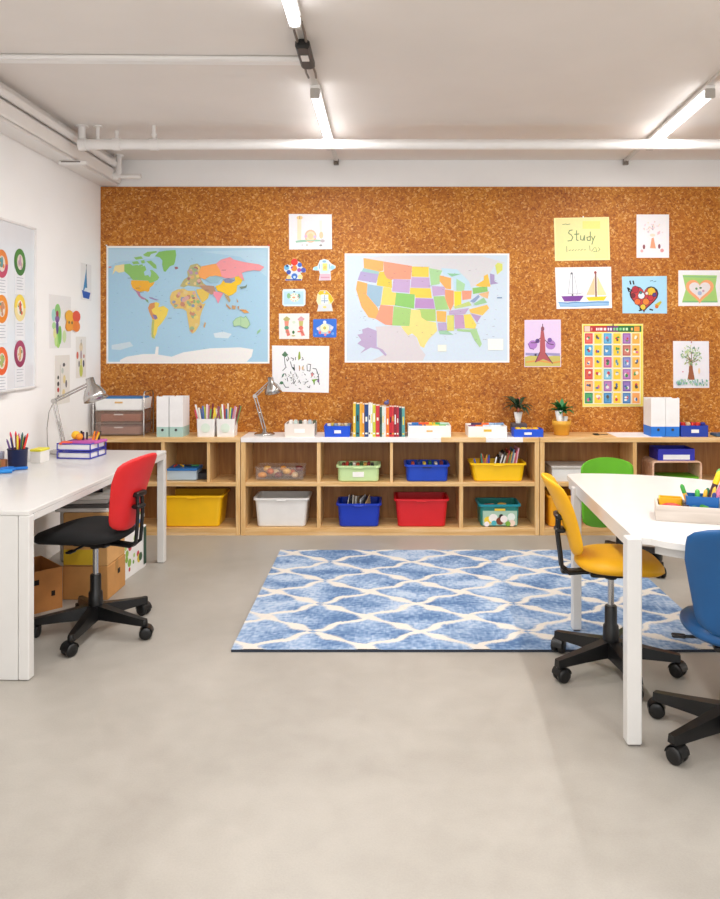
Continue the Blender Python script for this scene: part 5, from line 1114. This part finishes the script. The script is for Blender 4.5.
# big lamp
Yb = 5.0; bx = PX(64, Yb)
Lp = lambda px, py, dy=0: (PX(px, Yb)-bx, dy, PZ(py, Yb)-Zd)
desk_lamp('tall chrome desk lamp at the wall end of the left desk', (bx, Yb, Zd), Lp(54, 401), Lp(91, 383), (.35, -.12, -1), 1.15, cord=[Lp(54, 401), Lp(49, 412), Lp(47, 428), Lp(46, 444, .02), Lp(47, 452, .03)])
# stacked letter trays with stuff
tp = mat('3A3CA8', .4)
random.seed(6)
for k in range(2):
    zb_ = Zd+.05*k; t = thing('letter_tray', ('lower', 'upper')[k] + ' violet-blue framed tray of the pair on the left desk', 'letter tray', (-1.905, 4.84, zb_), -.12)
    q = MB(); w, d = .215, .20
    for z in (0, .038): q.tube([(-w/2, -d/2, z+.004), (w/2, -d/2, z+.004), (w/2, d/2, z+.004), (-w/2, d/2, z+.004)], .004, closed=True, n=6)
    for x in (-w/2, w/2):
        for y in (-d/2, d/2, 0): q.tube([(x, y, .004), (x, y, .046)], .004, n=6)
    q.box(-w/2, w/2, -d/2, d/2, .002, .005); q.build('frame', tp, t)
    q = MB(); q.box(-w/2+.008, w/2-.008, -d/2+.006, d/2-.006, 0, .03, c=.002)
    tag(q.build('paper_stack', mat('EDEBEE', .5), loc=(-1.905, 4.84, zb_+.0055), rz=-.12), 'white paper stack in the ' + ('lower', 'upper')[k] + ' violet-blue tray', 'paper')
q = MB(); q.box(-.09, .09, -.07, .07, 0, .016, c=.004); tag(q.build('pink_notebook', mat('C25AA8', .5), loc=(-1.87, 4.86, Zd+.0865), rz=-.2), 'magenta notebook on top of the violet-blue trays', 'notebook')
q = MB(); q.box(-.035, .035, -.05, .05, 0, .012, c=.004); tag(q.build('sticky_pad', mat('E8502A', .5), loc=(-1.985, 4.80, Zd+.0865), rz=.2), 'orange-red pad on the left of the top tray', 'pad')
for i, (x, y, r_, c, l) in enumerate([(-1.955, 4.87, .028, 'F2BC2A', 'yellow'), (-1.92, 4.84, .022, 'EE9A2A', 'orange')]):
    q = MB(); q.ball((0, 0, 0), r_, n=12); tag(q.build('modelling_clay', mat(c, .6), loc=(x, y, Zd+.103+r_)), l + ' lump of modelling clay on the trays', 'clay')
for i, (dx, c, l) in enumerate([(-.035, '1E1A1C', 'black'), (-.015, '4A2A4A', 'dark plum'), (.0, '2A2A2E', 'charcoal'), (.045, 'F08A2A', 'orange'), (.055, 'E85A2A', 'red-orange'), (.065, 'F2C02E', 'yellow'), (.075, '3A2A2A', 'dark brown')]):
    q = MB(); q.tube([(0, 0, 0), (.012*(i > 2)*(1+.3*(i % 3)), 0, .055-.004*(i % 3))], .006, n=8); tag(q.build('crayon', mat(c, .5), loc=(-1.885+dx, 4.87-.02*(i % 2), Zd+.103)), l + ' crayon standing on the magenta notebook', 'crayon', 'crayons on the violet-blue trays')

# ------------------------------------------------------------------ under the left desk
card = mat('C08A4E', .75, var=.08); card2 = mat('CB9A60', .75, var=.08); tape = mat('A87A40', .6)
def carton(label, loc, rz, w, d, h, m, holes=(), open_=False, name='cardboard_box'):
    t = thing(name, label, 'box', loc, rz); q = MB()
    if open_: q.loft([[(-w/2, -d/2, z), (w/2, -d/2, z), (w/2, d/2, z), (-w/2, d/2, z)] for z in (0, h)]+[[(-w/2+.005, -d/2+.005, z), (w/2-.005, -d/2+.005, z), (w/2-.005, d/2-.005, z), (-w/2+.005, d/2-.005, z)] for z in (h, .006)], 0, False)
    else: q.box(-w/2, w/2, -d/2, d/2, 0, h, c=.004)
    q.build('body', m, t)
    q = MB()
    for f, u, z, ww in holes:
        if f == 'front': q.box(u-ww/2, u+ww/2, -d/2-.0012, -d/2+.002, z-.014, z+.014, c=.0)
        else: q.box(w/2-.002, w/2+.0012, u-ww/2, u+ww/2, z-.014, z+.014)
    if holes: q.build('hand_hole', mat('20150C', .9), t)
    if not open_: q = MB(); q.box(-w/2-.0004, w/2+.0004, -.02, .02, h-.0, h+.0008); q.box(w/2, w/2+.0008, -.02, .02, h*.7, h); q.build('tape', tape, t)
    return t
c_ = carton('brown carton with hand holes, standing alone under the left desk', (-1.955, 4.30, 0), PI/4-.05, .30, .30, .225, mat('B97A3E', .75, var=.08), (('front', .0, .165, .05), ('front', .1, .09, .02)), True)
c_.rotation_euler.z = PI/4+.0; c_.location = (-1.985, 4.232, 0)
carton('closed cardboard carton at the bottom of the pair under the desk', (-1.69, 4.485, 0), -.03, .26, .27, .19, card, (('side', .03, .12, .035),))
carton('cardboard carton stacked on top of the other one under the desk', (-1.69, 4.485, .191), -.03, .255, .265, .30, card2)
q = MB(); q.box(-.125, .05, -.004, .0, 0, .085); tag(q.build('yellow_folder', mat('D8B428', .6), loc=(-1.69, 4.347, .20), rz=-.03), 'yellow folder leaning on the front of the upper carton', 'folder')
for i, (c, l, dx) in enumerate([('E4DFDA', 'white', 0), ('5A5654', 'dark grey', .02), ('C9C4BE', 'light grey', -.02), ('EFEAE4', 'ivory', .01)]):
    q = MB(); q.box(-.15, .15, -.13, .13, 0, .022, c=.003); tag(q.build('document_stack', mat(c, .6), loc=(-1.72+dx, 4.49, .4925+.0235*i), rz=.05*i), l + ' document bundle piled on the upper carton', 'documents', 'document bundles on the cartons')
q = MB(); q.tube([(-.12, 0, .012), (.12, .02, .012)], .012, n=8); tag(q.build('umbrella', mat('16161A', .5), loc=(-1.75, 4.42, .5867), rz=.2), 'short black folded umbrella on the document bundles', 'umbrella')
t = thing('magazine_box', 'white box with green and floral print under the far end of the desk', 'box', (-1.70, 4.84, 0), -.1)
q = MB(); q.box(-.13, .13, -.18, .18, 0, .27, c=.003); q.build('body', mat('E6E4E2', .5), t)
q = MB(); random.seed(9)
for i in range(14):
    y = random.uniform(-.13, .14); z = random.uniform(.05, .24); r_ = random.uniform(.012, .03); c = random.choice(['8AB04A', '6A9A3A', 'F2F0EC', '3A5A3A', 'C83A4A', 'D8C03A', 'A8C878'])
    q.add([(.1304+.0001*i, y+r_*math.cos(a*PI/4), z+r_*math.sin(a*PI/4)) for a in range(8)], [tuple(range(8))], 0, False, hx(c))
q.add([(.132, .135, .02), (.132, .178, .02), (.132, .178, .26), (.132, .135, .26)], [(0, 1, 2, 3)], 0, False, hx('2A4A3A')); q.flat = True
q.build('floral_print', pr, t)
cs = [('D8A23A', 'ochre'), ('3A7AB8', 'blue'), ('E8E4DE', 'white'), ('6A9A4A', 'green'), ('C8483A', 'red'), ('E8C84A', 'yellow'), ('8ABAC8', 'pale blue'), ('DCD6D0', 'light grey')]
for i, (c, l) in enumerate(cs):
    q = MB(); q.box(-.12, .12, -.155, .155, 0, .026, c=.002); tag(q.build('magazine_pile', mat(c, .5), loc=(-1.70+.006*(i % 3), 4.84-.006*(i % 2), .2705+.0268*i), rz=-.1+.03*(i % 3-1)), l + ' bundle in the colourful pile on the floral box', 'magazines', 'colourful magazine bundles under the desk')
q = MB(); q.box(-.10, .14, -.14, .14, 0, .014, c=.004); tag(q.build('black_clipboard', mat('1A1A1C', .5), loc=(-1.69, 4.83, .4855), rz=-.1), 'black clipboard on top of the magazine bundles', 'clipboard')
t = thing('wicker_basket', 'off-white round basket on the black clipboard under the desk', 'basket', (-1.69, 4.86, .50)); q = MB()
q.lathe([(.07, 0), (.085, .02), (.1, .11), (.103, .115), (.1, .12), (.094, .115), (.08, .02), (.06, .008)], n=24); q.build('body', mat('CFC6BA', .7, var=.15, scale=60), t)

# ------------------------------------------------------------------ things on the right table
Zr = Hr
def on(px, py, z=Zr): Y = (H-z)*F/(py-CY); return PX(px, Y), Y
TA = -.30
t = thing('wooden_tray', 'long whitewashed wooden tray on the round-ended table', 'tray', (1.235, 3.10, Zr), -.11)
ww = wood('m_whitewash', 'BDB0A4', 'CCC0B5', 'D8CEC4', 'X', .5)
L_, D_, h_ = .50, .15, .062
t.location = (1.075, 3.056, Zr); t.rotation_euler.z = TA
for (x0, x1, y0, y1) in ((0, L_, 0, .010), (0, L_, D_-.010, D_), (0, .010, .0105, D_-.0105), (L_-.010, L_, .0105, D_-.0105)):
    q = MB(); q.box(x0, x1, y0, y1, 0.0, h_, c=.0015); q.build('side', ww, t)
q = MB(); q.box(.0105, L_-.0105, .0105, D_-.0105, 0.001, .008); q.build('bottom', ww, t)
Mt = Matrix.Translation(t.location) @ Matrix.Rotation(TA, 4, 'Z')
def tr(x, y, z): p = Mt @ Vector((x, y, z)); return (p.x, p.y, p.z)
def put(o, x, y, z, rz=0): o.location = tr(x, y, z); o.rotation_euler.z = TA+rz; return o
yb = open_box('yellow_box', 'yellow open box in the left end of the wooden tray', 'box', -.045, .045, -.028, .028, 0, .068, mat('F0B81E', .45)); put(yb, .060, .108, .0085)
q = MB(); q.ball((0, 0, .012), .03, n=12, sq=(1.3, 1, .4)); put(tag(q.build('eraser', mat('C8302A', .5)), 'red oval eraser in front of the yellow box', 'eraser'), .060, .045, .040)
q = MB(); q.box(-.042, .042, -.03, .03, 0, .030, c=.006); put(tag(q.build('white_case', mat('E8E4E4', .45)), 'white case under the red eraser in the wooden tray', 'case'), .060, .045, .0085)
q = MB(); q.box(-.012, .012, -.025, .025, 0, .056, c=.006); put(tag(q.build('dark_sharpener', mat('2A2030', .4)), 'dark sharpener beside the blue pen box', 'sharpener'), .115, .045, .0085)
bb_ = open_box('pen_box', 'blue box of pens in the wooden tray, with a pale green scribble on it', 'pen box', -.062, .062, -.04, .04, 0, .09, mat('1560A8', .4), taper=.92); put(bb_, .175, .07, .0085)
q = MB(); q.flat = True
for i, (u, v, r_, c) in enumerate([(-.03, .055, .012, '3A8AA8'), (-.025, .045, .01, '5AA0B0'), (0, .06, .012, '4AA04A'), (.012, .055, .013, '6AB85A'), (.022, .045, .01, '7AC0C8'), (.0, .042, .006, 'A8C850')]):
    q.add([(u+r_*math.cos(a*PI/4), -.0405-.0002*i, (v+r_*math.sin(a*PI/4)*.8-.008)) for a in range(8)], [tuple(range(8))], 0, False, hx(c))
q.build('scribble', pr, bb_)
spec = [(-.058, .0, .155, -.32, .0, '3A9A3A', 'green-capped yellow', 'F0B83A', .008), (-.025, .01, .125, .0, .0, '4AB04A', 'green', '4AB04A', .009), (-.002, .0, .13, .16, 0, 'F2B83A', 'amber', 'F2B83A', .007), (.018, .01, .135, .12, 0, '2A6A4A', 'dark green', 'C8C83A', .008), (.03, -.01, .15, .25, 0, 'F0C040', 'golden', 'E8D890', .006),
        (.012, .0, .23, .32, 0, 'F4C81E', 'yellow-topped dark', '4A2A30', .011), (.03, .015, .235, .26, 0, '6AA85A', 'green-tipped white', 'E4E0EA', .009), (.035, -.01, .25, .40, 0, 'EDE6F2', 'white and pink', 'D87A9A', .011), (.055, .01, .24, .42, 0, 'F0F0F4', 'white', 'E8E8F0', .010), (.06, -.015, .12, .1, 0, '2A3A7A', 'navy', '2A3A7A', .008)]
for i, (x, y, L2, ln, _, c1, l, c2, r_) in enumerate(spec):
    t2 = thing('marker_pen', l + ' pen standing in the blue pen box', 'pen', group='pens in the blue pen box'); L2 *= .84; put(t2, .175+x*.6, .07+y, .0145); t2.rotation_euler = (0, ln, TA)
    q = MB(); q.tube([(0, 0, 0), (0, 0, L2*.72)], r_, n=12); q.build('barrel', mat(c2, .35), t2)
    q = MB(); q.lathe([(r_*1.08, L2*.72), (r_*1.05, L2*.93), (r_*.6, L2*.98), (r_*.2, L2)], n=12); q.build('cap', mat(c1, .35), t2)
q = MB(); q.box(-.0, .1, -.055, .04, 0, .075, c=.008); put(tag(q.build('black_case', mat('1A1A2A', .4)), 'black case right of the blue pen box in the tray', 'case'), .255, .085, .0085)
q = MB(); q.lathe([(.011, 0), (.011, .05), (.009, .052)], n=16); put(tag(q.build('tape_roll', mat('DADCE4', .4)), 'pale roll standing in the tray near the right edge of the photo', 'roll'), .265, .022, .0085)
